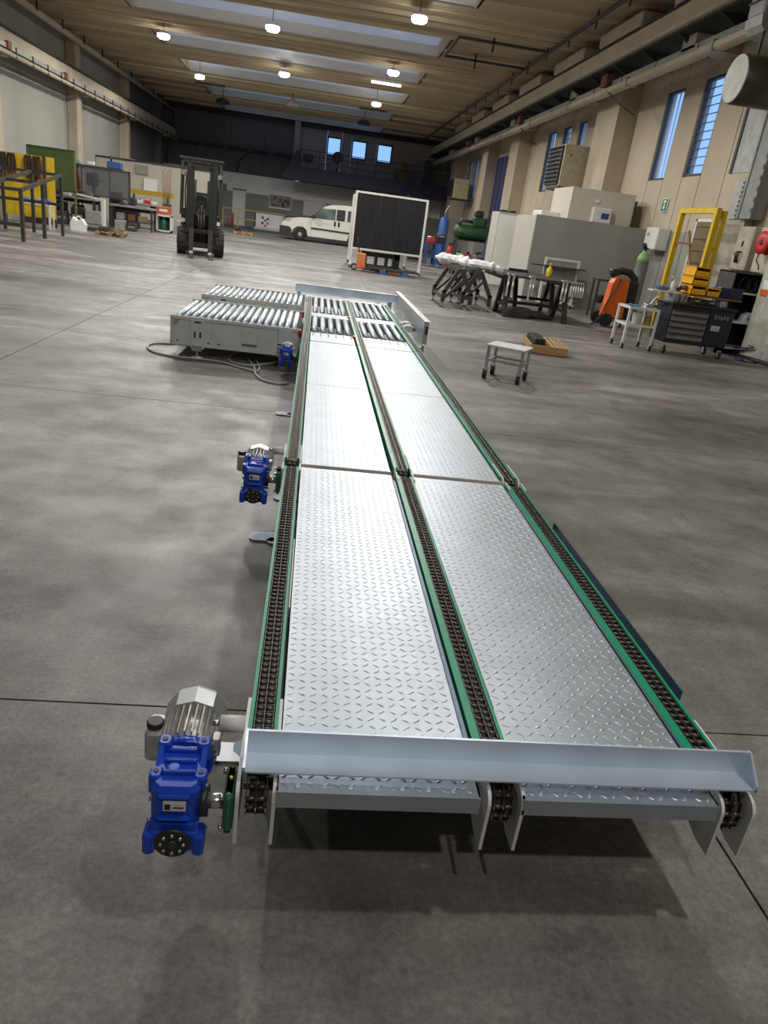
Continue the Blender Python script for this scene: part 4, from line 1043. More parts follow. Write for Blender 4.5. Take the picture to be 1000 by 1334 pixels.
m = MB(); m.lathe([(.10,-.08),(.20,-.07),(.20,-.05),(.12,-.03),(.12,.05),(.20,.06),(.20,.08)],18,axis='x'); m.obj('drum', M['red'], t); MB().cyl((-.1,0,0),(.14,0,0),.04,10).obj('hub', M['black'], t)
MB().tube([(0,.1,-.2),(.0,.12,-.3),(.03,.05,-.38),(.02,.0,-.45)], .012, 6).obj('hanging_lead', M['black'], t)
# pale lower block of the near column and shelving next to it
MB().bx(8.0,8.39,11.0,12.9,0,2.2).obj('column_base', mat('pale_plaster',(.46,.44,.39),.8), wr)
t = thing('shelf_rack', 'open white shelf rack with black cables beside the pale column base', 'shelf', (8.0,13.3,0))
for z in (.10,.57,1.09): MB().bx(-.45,.36,-.28,.28,z,z+.03).obj('shelf', M['white'], t)
MB().bx(-.45,.36,.26,.28,.0,1.46).obj('back_panel', M['black'], t); MB().bx(-.45,-.43,-.28,.28,0,1.46).obj('side_panel', M['darksteel'], t); MB().bx(.34,.36,-.28,.28,0,1.46).obj('side_panel', M['darksteel'], t); MB().bx(-.45,.36,-.28,.28,1.44,1.47).obj('top', M['darksteel'], t)
for k in range(3):
    t2 = thing('cable_coil', ['black cable coil hanging highest in the shelf rack','black cable coil in the middle of the shelf rack','black cable coil nearest the pale column'][k], 'cable', (7.85+k*.16,13.15,1.123), group='cable coils in the rack')
    MB().tube([(.10*math.cos(a*.5),.02*k+.02*math.sin(a),.14+.12*math.sin(a*.5)) for a in range(26)], .018, 6).obj('coil', M['black'], t2); MB().bx(-.012,.012,-.03,.03,.0,.06).obj('tie', M['darksteel'], t2)
t = thing('white_pouch', 'crumpled white paper bag on the middle shelf of the rack', 'bag', (8.1,13.15,.601)); MB().prism([(-.12,0),(.12,0),(.10,.14),(.02,.18),(-.08,.13)],-.1,.1,'y').obj('body', M['paper'], t); MB().bx(-.05,.05,-.104,-.1,.04,.09).obj('print', M['tray'], t)
t = thing('warning_sign', 'small red and white sign on the pale column base', 'sign', (7.99,12.70,1.25)); MB().bx(-.006,.006,-.10,.10,-.13,.13).obj('plate', M['paper'], t); MB().bx(-.010,-.006,-.10,.10,-.13,-.02).obj('red_field', M['orange'], t)
# blue cables on the floor
for k,(pp,lab) in enumerate((([(985,436),(980,450),(972,458),(962,462),(955,466),(965,470),(985,473)],'dark blue cable looping down beside the pale column base'),([(996,440),(990,452),(980,464),(968,469),(958,466),(957,458),(965,449),(978,447),(990,458)],'thin black cable loop on the floor at the right edge'))):
    P = [at(x,y,z=.012) if y>455 else None for x,y in pp]
    P = [p if p else Vector((7.95,12.6-.1*i,.25-.03*i)) for i,p in enumerate(P)]
    for p in P: p.x = min(p.x, 7.96)
    tag(MB().tube(smooth_pts(P,5), .012, 6).obj('floor_cable', mat('blue_cable',(.03,.05,.16),.5) if k==0 else M['black']), lab, 'cable')
# vertical trays on the wall
t = thing('cable_ladder', 'tall grey vertical cable tray rising at the right edge', 'cable tray', (8.2,14.25,2.41)); M['dtray'] = mat('dull_tray',(.22,.23,.225),.55,.3); MB().bx(-.10,.18,-.18,.22,0,3.2).obj('tray', M['dtray'], t)
for s in (-.20,.24): MB().bx(-.12,-.09,s-.03,s+.03,0,3.2).obj('edge', M['dtray'], t)
for k in range(16): MB().bx(-.125,-.12,-.23,-.17,.1+k*.19,.18+k*.19).obj('slot', M['darksteel'], t)
t = thing('cable_ladder', 'short grey cable tray stub left of the tall one', 'cable tray', (8.25,14.86,2.41)); MB().bx(-.08,.13,-.16,.16,0,.72).obj('tray', M['tray'], t)
for k in range(8): MB().bx(-.085,-.08,-.15,-.09,.05+k*.085,.09+k*.085).obj('slot', M['darksteel'], t)
MB().bx(8.20,8.39,14.36,15.54,0,2.40).obj('wall_cabinet', mat('olive_beige_cabinet',(.34,.32,.25),.6), wr)
MB().bx(8.385,8.41,14.75,15.75,3.31,5.3).obj('blind_window', M['tray'], wr)
MB().bx(8.36,8.41,15.72,15.80,3.31,5.3).obj('blind_window_frame', M['winframe'], wr)
# rods leaning by the cabinet
for k,(y,h) in enumerate(((15.35,1.9),(15.15,1.7),(14.95,1.8))):
    tag(MB().cyl((-.35,0,0),(0,.05,h), .018, 8).cyl((-.35,0,0),(-.352,0,.03),.024,8).obj('steel_rod', M['darksteel'], loc=(8.15,y,0)), ['thin dark steel rod leaning furthest left behind the cabinet','thin dark steel rod leaning in the middle behind the cabinet','thin dark steel rod leaning furthest right behind the cabinet'][k], 'rod', 'leaning rods')
# hanging drum
t = thing('hanging_drum', 'big steel drum with pale round end hung under the duct', 'drum', (6.55,13.0,4.36))
MB().lathe([(.355,0),(.365,.01),(.365,1.6)],32,axis='x').obj('shell', mat('dull_drum_steel',(.10,.09,.07),.38,.7,var=.2,scale=3), t)
MB().lathe([(.34,-.012),(.352,-.004),(.352,.0)],32,axis='x').obj('end_disc', mat('pale_disc',(.36,.36,.33),.6), t)
for x in (.25,.6,1.2): MB().bx(x-.015,x+.015,-.05,-.02,.36,.70).obj('hanger', M['black'], t)
# unit heaters
def heater(x, y, z, w, d, h, lab):
    t = thing('unit_heater', lab, 'heater', (x+w/2,y+d/2,z), group='unit heaters on the right wall')
    MB().rbox(-w/2,w/2,-d/2,d/2,0,h,.03).obj('case', mat('khaki_case',(.34,.30,.19),.55) if 'khaki' not in M else M['khaki'], t); M.setdefault('khaki', bpy.data.materials['khaki_case'])
    f = MB().bx(-w/2-.06,-w/2,-d/2+.04,d/2-.04,.06,h-.05).obj('front_grille', M['black'], t)
    for k in range(9): MB().box((-w/2-.08,0,.14+k*(h-.25)/8),(.08,d-.14,.012),0,0,.6).obj('louvre', M['darksteel'], f)
    MB().bx(-w/2+.02,w/2,-d/2,d/2,-.06,0).obj('base_tray', M['black'], t)
    for s in (-1,1): MB().bx(w/2-.02,8.39-(x+w/2),s*d/3-.03,s*d/3+.03,-.03,.03).obj('wall_bracket', M['darksteel'], t)
    MB().bx(-w/2+.2,-w/2+.26,-d/2-.006,-d/2,h*.72,h*.78).obj('badge', M['rust'], t)
heater(7.15,23.5,3.15,.85,1.35,1.18,'large khaki unit heater with black grille above the grey booth')
heater(7.15,42.4,3.15,.85,1.5,1.0,'smaller looking khaki unit heater far down the right wall')
# grey booth with white upper box
t = thing('grey_booth', 'grey walled booth with a white upper storey against the right wall', 'booth', (6.9,21.5,0))
W_(MB().bx(5.45,8.38,19.15,19.25,0,2.15), 'front_wall', 'greydado', t); W_(MB().bx(5.45,5.55,19.25,21.1,0,2.13), 'side_wall', mat('light_grey_booth',(.42,.41,.37),.7,var=.04), t)
W_(MB().bx(5.55,8.38,19.25,21.1,2.06,2.12), 'roof', 'greydado', t)
W_(MB().bx(6.35,8.05,19.5,21.1,2.12,2.92), 'upper_box', mat('cream_booth_paint',(.50,.47,.40),.7,var=.04), t); W_(MB().bx(8.05,8.10,19.45,19.5,2.12,2.78), 'edge_strip', 'darkgap', t)
W_(MB().rbox(5.85,6.35,20.2,21.05,2.12,2.30,.02), 'lid', 'white', t)
W_(MB().cyl((7.05,19.46,2.66),(7.05,19.5,2.66),.05,10), 'lamp', 'white', t)
t = thing('control_box', 'white control box with blue display on the booth roof edge', 'box', (7.18,19.4,2.15)); MB().rbox(-.25,.25,-.10,.09,0,.36,.02).obj('body', M['white'], t); MB().bx(-.02,.18,-.106,-.10,.10,.24).obj('display', mat('blue_display',(.02,.06,.20),.4), t)
# tall pale pier beyond the booth
t = thing('tall_cabinet', 'tall pale grey cabinet beyond the booth with tools on top', 'cabinet', (5.98,23.6,0)); MB().bx(-.55,.10,-.35,.6,0,2.22).obj('body', bpy.data.materials['light_grey_booth'], t); MB().bx(.10,.55,-.30,.6,0,2.15).obj('side_body', M['greydado'], t); MB().bx(-.52,.06,-.37,-.35,.1,2.15).obj('door', M['whitewall'], t)
for k in range(4): tag(MB().rbox(-.09,.09,-.06,.06,0,.05+.02*(k%2),.01).obj('loose_tool', M['black'], loc=(5.52+k*.15,23.7,2.221)), ['dark tool lying furthest left on the tall pale cabinet','dark tool second from the left on the tall pale cabinet','dark tool third from the left on the tall pale cabinet','dark tool furthest right on the tall pale cabinet'][k], 'tool', 'tools on the tall cabinet')
# compressor
t = thing('air_compressor', 'green air compressor with black motor on a raised dark frame', 'compressor', (5.62,27.6,0))
m = MB(); m.lathe([(.05,-.75),(.25,-.68),(.31,-.5),(.31,.5),(.25,.68),(.05,.75)],16,axis='x'); m.v=[(x,y,z*.85+1.50) for x,y,z in m.v]; M['cgreen']=mat('compressor_green',(.016,.055,.02),.5,var=.3); m.obj('tank', M['cgreen'], t)
MB().rbox(-.1,.35,-.22,.22,1.72,2.05,.05).obj('pump', M['cgreen'], t); MB().rbox(-.05,.25,-.18,.18,2.05,2.28,.04).obj('motor', M['black'], t); MB().cyl((.5,-.1,1.85),(.5,.02,1.85),.22,16).obj('flywheel', M['darksteel'], t)
MB().tube([(-.6,-.1,1.72),(-.5,-.1,1.9),(-.2,-.1,1.88),(-.1,-.1,1.86)],.05,6).obj('intake', M['black'], t)
for sx in (-.6,.6):
    for sy in (-.25,.25): MB().bx(sx-.03,sx+.03,sy-.03,sy+.03,0,1.30).obj('leg', M['darksteel'], t)
MB().bx(-.65,.65,-.3,.3,.45,.50).obj('shelf', M['darksteel'], t); MB().bx(-.65,.65,-.3,.3,1.21,1.25).obj('frame', M['darksteel'], t)
for k,(x,c_,l) in enumerate(((-.45,'white','white boxed part on the shelf under the compressor'),(-.1,'red','red tool body on the shelf under the compressor'),(.25,'tray','grey part on the shelf under the compressor'))):
    t2 = thing('machine_part', l, 'part', (5.62+x,27.5,.501)); MB().rbox(-.13,.13,-.12,.12,0,.28,.03).obj('body', M[c_], t2); MB().cyl((0,0,.28),(0,0,.36),.06,8).obj('cap', M['black'], t2)
# blue gas cylinder, red extinguisher, stands
t = thing('blue_cylinder', 'tall blue cylinder standing against the far right wall', 'gas cylinder', (5.55,34.0,0)); MB().lathe([(.21,0),(.22,.04),(.22,1.80),(.16,1.97),(.06,2.02)],16).obj('body', mat('blue_cylinder_paint',(.02,.10,.33),.45), t); MB().tube([(0,0,2.0),(0,0,2.25),(.1,0,2.45),(.25,0,2.5)],.03,6).obj('pipe', M['tray'], t); MB().bx(-.12,.06,-.232,-.21,.95,1.2).obj('paper_tag', M['paper'], t)
t = thing('fire_extinguisher', 'red fire extinguisher next to the tall blue cylinder', 'extinguisher', (5.75,32.6,0)); MB().lathe([(.15,0),(.16,.03),(.16,.75),(.1,.86),(.04,.9)],14).obj('body', M['red'], t); MB().box((.0,0,.95),(.16,.05,.08)).obj('valve', M['black'], t)
M['bluestand']=mat('blue_stand',(.03,.07,.20),.5)
for k,(x,y,lab) in enumerate(((4.72,31.6,'left blue stand carrying red tools'),(5.1,31.5,'right blue stand carrying black tools'))):
    t = thing('tool_stand', lab, 'stand', (x,y,0), group='blue tool stands')
    for sx in (-.17,.17):
        for sy in (-.3,.3): MB().bx(sx-.025,sx+.025,sy-.025,sy+.025,.06,.95).obj('leg', M['bluestand'], t); caster(t, sx, sy, .02)
    for z in (.35,.9): MB().bx(-.17,.17,-.3,.3,z,z+.04).obj('shelf', M['bluestand'], t)
    t2 = thing('bench_vice', ['red vice on the left blue stand','black machine head on the right blue stand'][k], 'vice', (x,y,.941)); MB().rbox(-.17,.17,-.15,.15,0,.16+.1*k,.03).obj('body', M['red'] if k==0 else M['black'], t2); MB().cyl((-.2,0,.2+.14*k),(.2,0,.2+.14*k),.04,8).obj('screw', M['steel'] if k==0 else M['rust'], t2)
# ================================================================== left side
# forklift, forks towards the camera
t = thing('forklift', 'dark grey forklift truck facing the camera with forks on the floor', 'forklift', (-3.16,21.35,0), .17)
FK = mat('forklift_dark_paint', (.014,.013,.012), .5, .1, var=.3, scale=6); M['fk'] = FK
def tyre(parent, x, y, r, w):
    m = MB(); m.lathe([(r*.55,-w/2),(r*.92,-w/2),(r,-w/2+.03),(r,w/2-.03),(r*.92,w/2),(r*.55,w/2)], 22, (x,y,r), 'x')
    o = m.obj('wheel', M['rubber'], parent)
    MB().lathe([(r*.2,-w/2-.01),(r*.55,-w/2+.03),(r*.55,w/2-.03),(r*.2,w/2+.01)], 14, (x,y,r), 'x').obj('hub', M['fk'], o)
    tr = MB()
    for k in range(14):
        a = 2*math.pi*k/14; tr.box((x,y+math.cos(a)*r,r+math.sin(a)*r),(w*.9,.05,.02),0,a+math.pi/2)
    tr.v = [(a,b,max(c,.002)) for a,b,c in tr.v]; tr.obj('tread', M['rubber'], o)
for s in (-1,1):
    tyre(t, s*.50, .05, .34, .24); tyre(t, s*.46, 1.75, .26, .20)
MB().rbox(-.42,.42,.15,1.55,.25,.95,.05).obj('chassis', FK, t)
MB().prism([(1.35,.22),(2.15,.22),(2.30,.5),(2.30,.95),(2.1,1.15),(1.35,1.15)], -.52,.52,'x').obj('counterweight', FK, t)
MB().rbox(-.50,.50,.05,.30,.72,1.05,.03).obj('cowl', FK, t)
MB().rbox(-.25,.25,.75,1.2,1.0,1.12,.04).obj('seat', M['black'], t); MB().rbox(-.25,.25,1.15,1.28,1.1,1.6,.04).obj('seat_back', M['black'], t)
for s in (-1,1):
    MB().bar((s*.53,.18,1.0),(s*.50,.35,2.36),.07,.07).obj('guard_post', FK, t)
    MB().bar((s*.50,1.75,1.1),(s*.48,1.55,2.36),.07,.07).obj('guard_post', FK, t)
    MB().bx(s*.50-.035,s*.50+.035,.3,1.6,2.34,2.42).obj('guard_rail', FK, t)
    MB().bx(s*.53-.03,s*.53+.03,.05,1.4,.62,.70).obj('step', FK, t)
r_ = MB().rbox(-.58,.58,.28,.42,2.36,2.44,.02).obj('guard_front', FK, t)
MB().rbox(-.52,.52,1.5,1.62,2.34,2.42,.02).obj('guard_back', FK, t)
for k in range(6): MB().bx(-.45+k*.16,-.40+k*.16,.38,1.55,2.36,2.40).obj('guard_bar', FK, t)
MB().tube([(0,.55,1.25),(.0,.45,1.35),(.0,.42,1.36)],.02,6).obj('steering_column', M['black'], t)
m = MB(); m.tube([(.17*math.cos(a*math.pi/8),.47+.05*math.sin(a*math.pi/8),1.38+.15*math.sin(a*math.pi/8)) for a in range(17)], .016, 6); m.obj('steering_wheel', M['black'], t)
for s in (-1,1):           # mast
    MB().bx(s*.34-.055,s*.34+.055,-.22,-.06,.10,2.28).obj('mast_channel', FK, t); MB().bx(s*.24-.045,s*.24+.045,-.20,-.08,.14,2.22).obj('inner_mast', FK, t)
    MB().cyl((s*.17,-.02,.2),(s*.17,-.02,1.9),.035,8).obj('lift_cylinder', FK, t)
    MB().tube([(s*.40,-.1,2.0),(s*.43,-.12,1.6),(s*.41,-.12,1.0),(s*.36,-.2,.6)],.018,6).obj('hose', M['black'], t)
    MB().bar((s*.40,-.10,.55),(s*.42,.5,.75),.06,.06).obj('tilt_cylinder', FK, t)
MB().bx(-.34,.34,-.20,-.06,2.14,2.26).obj('mast_top_bar', FK, t); MB().bx(-.30,.30,-.18,-.08,.20,.34).obj('mast_low_bar', FK, t); MB().bx(-.30,.30,-.18,-.08,1.06,1.14).obj('mast_mid_bar', FK, t)
MB().cyl((0,-.12,.2),(0,-.12,1.28),.055,10).obj('free_lift_cylinder', FK, t)
for x in (-.07,.07): MB().cyl((x,-.16,.5),(x,-.16,1.2),.02,6).obj('chain', M['chain'], t)
for z in (.22,.58): MB().bx(-.48,.48,-.28,-.22,z,z+.10).obj('carriage_bar', FK, t)
for s in (-1,1):
    f = MB(); f.bx(s*.25-.06,s*.25+.06,-.33,-.285,.02,.70); f.prism([(-.33,.008),(-1.42,.008),(-1.45,.014),(-.33,.055)], s*.25-.06,s*.25+.06,'x'); f.obj('fork', M['darksteel'], t)
    MB().bx(s*.25-.05,s*.25+.05,-.336,-.33,.06,.11).obj('fork_sticker', M['paper'], t)
    lamp = MB().lathe([(.02,0),(.07,.02),(.075,.10)],14,(s*.47,.10,2.03),'y').obj('headlight', M['black'], t); MB().cyl((s*.47,.095,2.03),(s*.47,.105,2.03),.06,14).obj('lens', M['steel'], lamp)
    lamp = MB().cyl((s*.46,.02,.86),(s*.46,.06,.86),.055,14).obj('headlight', M['paper'], t)
MB().rbox(.56,.66,.22,.26,1.72,1.92,.015).obj('mirror', M['black'], t); MB().bar((.52,.25,1.8),(.58,.24,1.82),.02).obj('mirror_arm', M['black'], t)
MB().rbox(.30,.52,.0,.06,.55,.78,.02).obj('side_box', mat('dark_red_box',(.07,.012,.012),.5), t)

# dark steel frame
t = thing('sloping_rack', 'dark square tube steel rack with sloping top standing at the left edge', 'frame', (-7.6,20.4,0))
A, B_ = Vector((-6.82,18.62,1.12)), Vector((-7.03,22.1,1.55)); pts = [(A,B_)]
for k in range(1,4): pts.append((A+Vector((-.82*k,.05*k,0)), B_+Vector((-.78*k,.05*k,0))))
S_ = .075; loc = t.location
def fb(p,q,n): W_(MB().bar(p,q,S_), n, 'darksteel', t)
for k,(a,b_) in enumerate(pts):
    fb(a,b_,'top_bar')
    if k in (0,2,3): fb((a.x,a.y,0),(a.x,a.y,a.z+S_/2),'leg')
    fb((b_.x,b_.y,0),(b_.x,b_.y,b_.z+S_/2),'leg')
    if k == 0: fb((a.x*.5+b_.x*.5,a.y*.5+b_.y*.5,.0),(a.x*.5+b_.x*.5,a.y*.5+b_.y*.5,1.33),'leg')
for (a,b_),(c_,d_) in zip(pts[:-1],pts[1:]):
    fb(a,c_,'cross_bar'); fb(b_,d_,'cross_bar'); fb(a.lerp(b_,.42),c_.lerp(d_,.42),'cross_bar')
    fb(b_-Vector((0,0,.75)),d_-Vector((0,0,.75)),'cross_bar')
    fb((a.x,a.y,.36),(c_.x,c_.y,.36),'low_bar')
# yellow cable board
t = thing('cable_board', 'yellow sheet board hung with loops of cables by the left wall', 'board', (-9.0,25.25,0))
xs_ = [-9.78,-9.42,-8.93,-8.62,-8.42,-8.2]
for x0,x1 in zip(xs_[:-1],xs_[1:]): W_(MB().bx(x0+.006,x1-.006,25.2,25.24,.25,2.02), 'panel', 'yellow', t)
W_(MB().bx(-8.52,-8.44,25.16,25.20,.1,2.04), 'post', 'darksteel', t); W_(MB().bx(-8.26,-8.20,25.24,25.30,0,2.0), 'post', 'darksteel', t); W_(MB().bx(-9.78,-9.70,25.24,25.30,0,2.0), 'post', 'darksteel', t)
M['bcable'] = mat('brown_cable', (.10,.035,.022), .6, var=.4, scale=3)
random.seed(4)
for k,(x,n,l) in enumerate(((-9.66,5,'brown cable loop hung at the far left of the yellow board'),(-9.40,5,'brown cable loop hung second from the left on the yellow board'),(-8.92,5,'dark cable bunch hung near the middle of the yellow board'),(-8.65,5,'brown cable bunch hung right of the middle of the yellow board'))):
    c = thing('cable_loop', l, 'cable', (x,25.12,1.3), group='cable loops on the yellow board')
    for q in range(n):
        w, h = random.uniform(.025,.06), random.uniform(.22,.40); o_ = (q-(n-1)/2)*.05+random.uniform(-.02,.02)
        MB().tube([(o_+w*math.sin(2*math.pi*i/16),-.02*q,.70-h+h*math.cos(2*math.pi*i/16)) for i in range(17)], .022, 6).obj('loop', M['bcable'] if (k+q)%2 else M['black'], c)
random.seed(7)
t = thing('yellow_cabinet', 'yellow and white work stand in front of the yellow cable board', 'stand', (-8.4,24.1,0))
MB().rbox(-.42,.40,-.1,.25,.34,.66,.01).obj('front', M['yellow'], t); MB().bx(-.44,.42,-.12,.27,.66,.72).obj('top', M['white'], t); MB().bx(-.40,.40,-.1,.25,.14,.28).obj('drawer', mat('dark_brown_front',(.05,.02,.012),.6), t)
for s in (-.42,.40): MB().bx(s-.025,s+.025,-.12,-.07,0,.68).obj('leg', M['white'], t); MB().bx(s-.025,s+.025,.2,.25,0,.68).obj('leg', M['white'], t)
for k,(x,c_) in enumerate(((-.25,(.10,.28,.55)),(.05,(.16,.35,.62)),(.28,(.05,.12,.35)))):
    t2 = thing('tool_box', ['light blue box on the left of the yellow work stand','pale blue box in the middle of the yellow work stand','dark blue box on the right of the yellow work stand'][k], 'box', (-8.4+x,24.1,.721)); MB().rbox(-.11,.11,-.1,.1,0,.12,.015).obj('body', mat('box_blue',c_,.5), t2); MB().bx(-.05,.05,-.106,-.1,.05,.08).obj('catch', M['tray'], t2)
# green screen
t = thing('welding_screen', 'dark green welding screen behind the yellow board', 'screen', (-9.0,27.5,0)); MB().bx(-.76,.70,-.02,.02,1.12,2.34).obj('sheet', mat('dark_green_sheet',(.055,.085,.022),.7), t)
MB().bx(-.79,.73,-.03,.03,2.32,2.38).obj('top_rail', M['cgreen'], t); MB().bx(-.79,.73,-.03,.03,1.06,1.12).obj('low_rail', M['darksteel'], t)
for s in (-.78,.72): MB().bx(s-.03,s+.03,-.03,.03,.03,2.36).obj('post', mat('olive_post',(.12,.11,.05),.6) if s<0 else bpy.data.materials['olive_post'], t); MB().bx(s-.03,s+.03,-.3,.3,0,.05).obj('foot', M['darksteel'], t)
# plastic curtain
t = thing('plastic_curtain', 'grey see-through plastic curtain in a thin frame before the benches', 'screen', (-8.22,30.8,0))
MB().bx(-.95,.93,-.006,.006,1.02,1.97).obj('curtain', pane_mat('smoky_plastic',(.72,.74,.80),.62,.3,(.16,.16,.17)), t)
for s in (-.96,.95): MB().bx(s-.03,s+.03,-.03,.03,0,2.02).obj('post', M['darksteel'], t); MB().bx(s-.03,s+.03,-.3,.3,0,.04).obj('foot', M['darksteel'], t)
MB().bx(-.98,.97,-.03,.03,1.96,2.02).obj('top_rail', M['darksteel'], t); MB().bx(-.95,.95,-.02,.02,1.0,1.04).obj('low_rail', M['darksteel'], t)
# wall rail and blue box
t = thing('parts_shelf', 'dark shelf with small parts along the left wall lining', 'shelf', (-9.0,31.6,2.02)); MB().bx(-1.3,1.3,-.2,.2,.0,.05).obj('board', M['darksteel'], t)
for x in (-1.2,-.3,.75): MB().bx(x-.02,x+.02,.10,.18,-2.02,0).obj('post', M['darksteel'], t)
for k,x in enumerate((-.9,-.4,.1)): tag(MB().rbox(-.14,.14,-.1,.1,0,.14,.03).obj('shelf_part', [M['black'],M['tray'],M['white']][k], loc=(-9.0+x,31.6,2.071)), ['black part at the left on the dark wall shelf','grey part in the middle of the dark wall shelf','white part beside the blue box on the wall shelf'][k], 'part', 'parts on the wall shelf')
t = thing('blue_box', 'bright blue metal box on the dark wall shelf', 'box', (-8.0,31.6,2.071)); MB().rbox(-.26,.26,-.18,.18,0,.24,.02).obj('body', mat('bright_blue_box',(.03,.09,.30),.5), t); MB().cyl((-.14,0,.24),(-.14,0,.45),.04,8).obj('spout', M['black'], t)
# benches
def bench(name, lab, x0, x1, y, z, d=.7, mt='tray', shelf=True):
    t = thing(name, lab, 'bench', ((x0+x1)/2,y,0), group='work benches on the left'); w = (x1-x0)/2
    MB().bx(-w,w,-d/2,d/2,z-.06,z).obj('top', M[mt], t)
    for s in (-1,1):
        for q in (-1,1): MB().bx(s*(w-.06)-.035,s*(w-.06)+.035,q*(d/2-.06)-.035,q*(d/2-.06)+.035,0,z-.06).obj('leg', M['darksteel'], t)
    if shelf: MB().bx(-w+.05,w-.05,-d/2+.05,d/2-.05,.28,.32).obj('shelf', M['darksteel'], t)
    MB().bx(-w+.05,w-.05,d/2-.06,d/2-.03,z-.2,z-.08).obj('apron', M['darksteel'], t)
    return t
bench('work_bench','grey steel work bench with boxes on its shelf, nearest the forklift',-7.75,-6.18,30.1,.84)
bench('work_bench','long grey bench behind, loaded with tools and parts',-7.9,-6.5,32.6,.95,.8)
bench('work_bench','cluttered dark bench behind the sloping rack',-9.7,-8.0,29.2,.93,.8)
bits = [(-7.6,32.5,.951,.3,.16,'black'),(-7.25,32.4,.951,.22,.12,'white'),(-6.95,32.4,.951,.20,.14,'red'),(-6.7,32.45,.951,.22,.12,'white'),(-7.45,32.3,.951,.16,.09,'white'),
 (-9.4,29.1,.931,.3,.2,'black'),(-9.0,29.0,.931,.24,.1,'white'),(-8.6,29.1,.931,.3,.24,'darksteel'),(-8.25,29.0,.931,.2,.16,'rust'),
 (-7.4,30.0,.321,.3,.24,'tray'),(-7.0,30.0,.321,.28,.22,'rust'),(-6.6,30.0,.321,.3,.2,'oldwood'),(-7.3,30.0,.841,.3,.06,'darksteel'),(-6.6,30.0,.841,.5,.05,'tray'),
 (-9.3,29.2,.321,.4,.4,'black'),(-8.7,29.2,.321,.35,.35,'black'),(-6.15,32.3,.0,.32,1.05,'darksteel')]
NB = ['black tool box left on the long back bench','white parcel on the long back bench next to the black box','red part on the long back bench','white parcel at the right of the long back bench','small white packet at the front of the long back bench',
 'black machine left on the cluttered bench','white packet on the cluttered bench','tall dark part on the cluttered bench','rust coloured part at the right of the cluttered bench',
 'grey crate on the low shelf of the nearest bench','brown carton on the low shelf of the nearest bench','wooden box on the low shelf of the nearest bench','dark plate lying on the nearest bench','long grey bar piece lying on the nearest bench',
 'large black box under the cluttered bench, left','large black box under the cluttered bench, right','tall dark rack of rods right of the long back bench']
for (x,y,z,w,h,mt),l in zip(bits,NB):
    t = thing('stored_item' if h<1 else 'rod_rack', l, 'box' if h<1 else 'rack', (x,y,z)); MB().rbox(-w/2,w/2,-.14,.14,0,h,.02).obj('body', M[mt], t)
    MB().bx(-w/2-.004,w/2+.004,-.144,.144,h*.72,h*.78).obj('band', M['darksteel'], t)
t = thing('orange_cabinet', 'grey cabinet with orange top and green bottle inside, left of the forklift', 'cabinet', (-5.96,30.9,0))
MB().bx(-.28,-.24,-.25,.25,.06,.64).obj('side', M['white'], t); MB().bx(.24,.28,-.25,.25,.06,.64).obj('side', M['white'], t); MB().bx(-.28,.28,-.25,.25,.60,.66).obj('shelf', M['white'], t); MB().bx(-.28,.28,-.25,.25,.06,.10).obj('base', M['white'], t); MB().bx(-.24,.24,.22,.25,.1,.6).obj('back', M['darksteel'], t)
for s in (-.24,.24): 
    for q in (-.2,.2): MB().bx(s-.03,s+.03,q-.03,q+.03,0,.06).obj('foot', M['darksteel'], t)
t = thing('orange_crate','orange plastic crate on the grey cabinet left of the forklift','crate',(-5.98,30.9,.661)); MB().rbox(-.26,.24,-.2,.2,0,.30,.02).obj('body', mat('faded_orange',(.45,.10,.05),.6), t); MB().bx(-.15,.15,-.206,-.2,.12,.2).obj('label_patch', M['paper'], t)
t = thing('green_bottle','dark green bottle inside the grey cabinet','bottle',(-5.98,30.85,.101)); MB().lathe([(.11,0),(.12,.03),(.12,.32),(.04,.42),(.04,.46)],12).obj('body', mat('green_glass',(.01,.11,.06),.2), t); MB().cyl((0,0,.46),(0,0,.49),.045,8).obj('cap', M['white'], t)
t = thing('yellow_beam', 'long yellow beam lying on trestles before the left wall', 'beam', (-7.15,34,0)); MB().bx(-.95,.95,-.12,.12,1.26,1.45).obj('beam', mat('dull_yellow',(.42,.27,.02),.6), t)
for x in (-.7,.7): MB().bar((x,-.3,0),(x,0,1.26),.07).obj('leg', M['darksteel'], t); MB().bar((x,.3,0),(x,0,1.26),.07).obj('leg', M['darksteel'], t)
t = thing('standing_machine', 'pale upright machine before the cluttered bench', 'machine', (-7.75,28.4,0)); MB().bx(.1,.2,-.08,.08,.0,.98).obj('column', M['white'], t); MB().rbox(-.45,.1,-.2,.2,.12,.55,.02).obj('body', M['tray'], t); MB().bx(-.5,.22,-.25,.25,0,.1).obj('base', M['tray'], t); MB().bar((.15,0,.95),(-.9,0,1.05),.06).obj('arm', M['white'], t)
t = thing('waste_bag', 'white plastic bag on the floor beside the sloping rack', 'bag', (-7.55,25.3,0)); MB().prism([(-.2,0),(.2,0),(.23,.2),(.12,.38),(-.02,.30),(-.14,.40),(-.23,.2)],-.15,.15,'y').obj('body', M['wrap'], t); MB().tube([(.1,0,.36),(.0,0,.44),(-.1,0,.37)],.02,6).obj('handle', M['wrap'], t)
tag(MB().bx(-.8,.5,-.3,.3,0,.06).bx(-.7,.2,-.2,.2,.055,.10).obj('steel_sheet', M['darksteel'], loc=(-6.95,26.4,0)), 'dark steel sheets lying flat on the floor by the pallet', 'sheet')
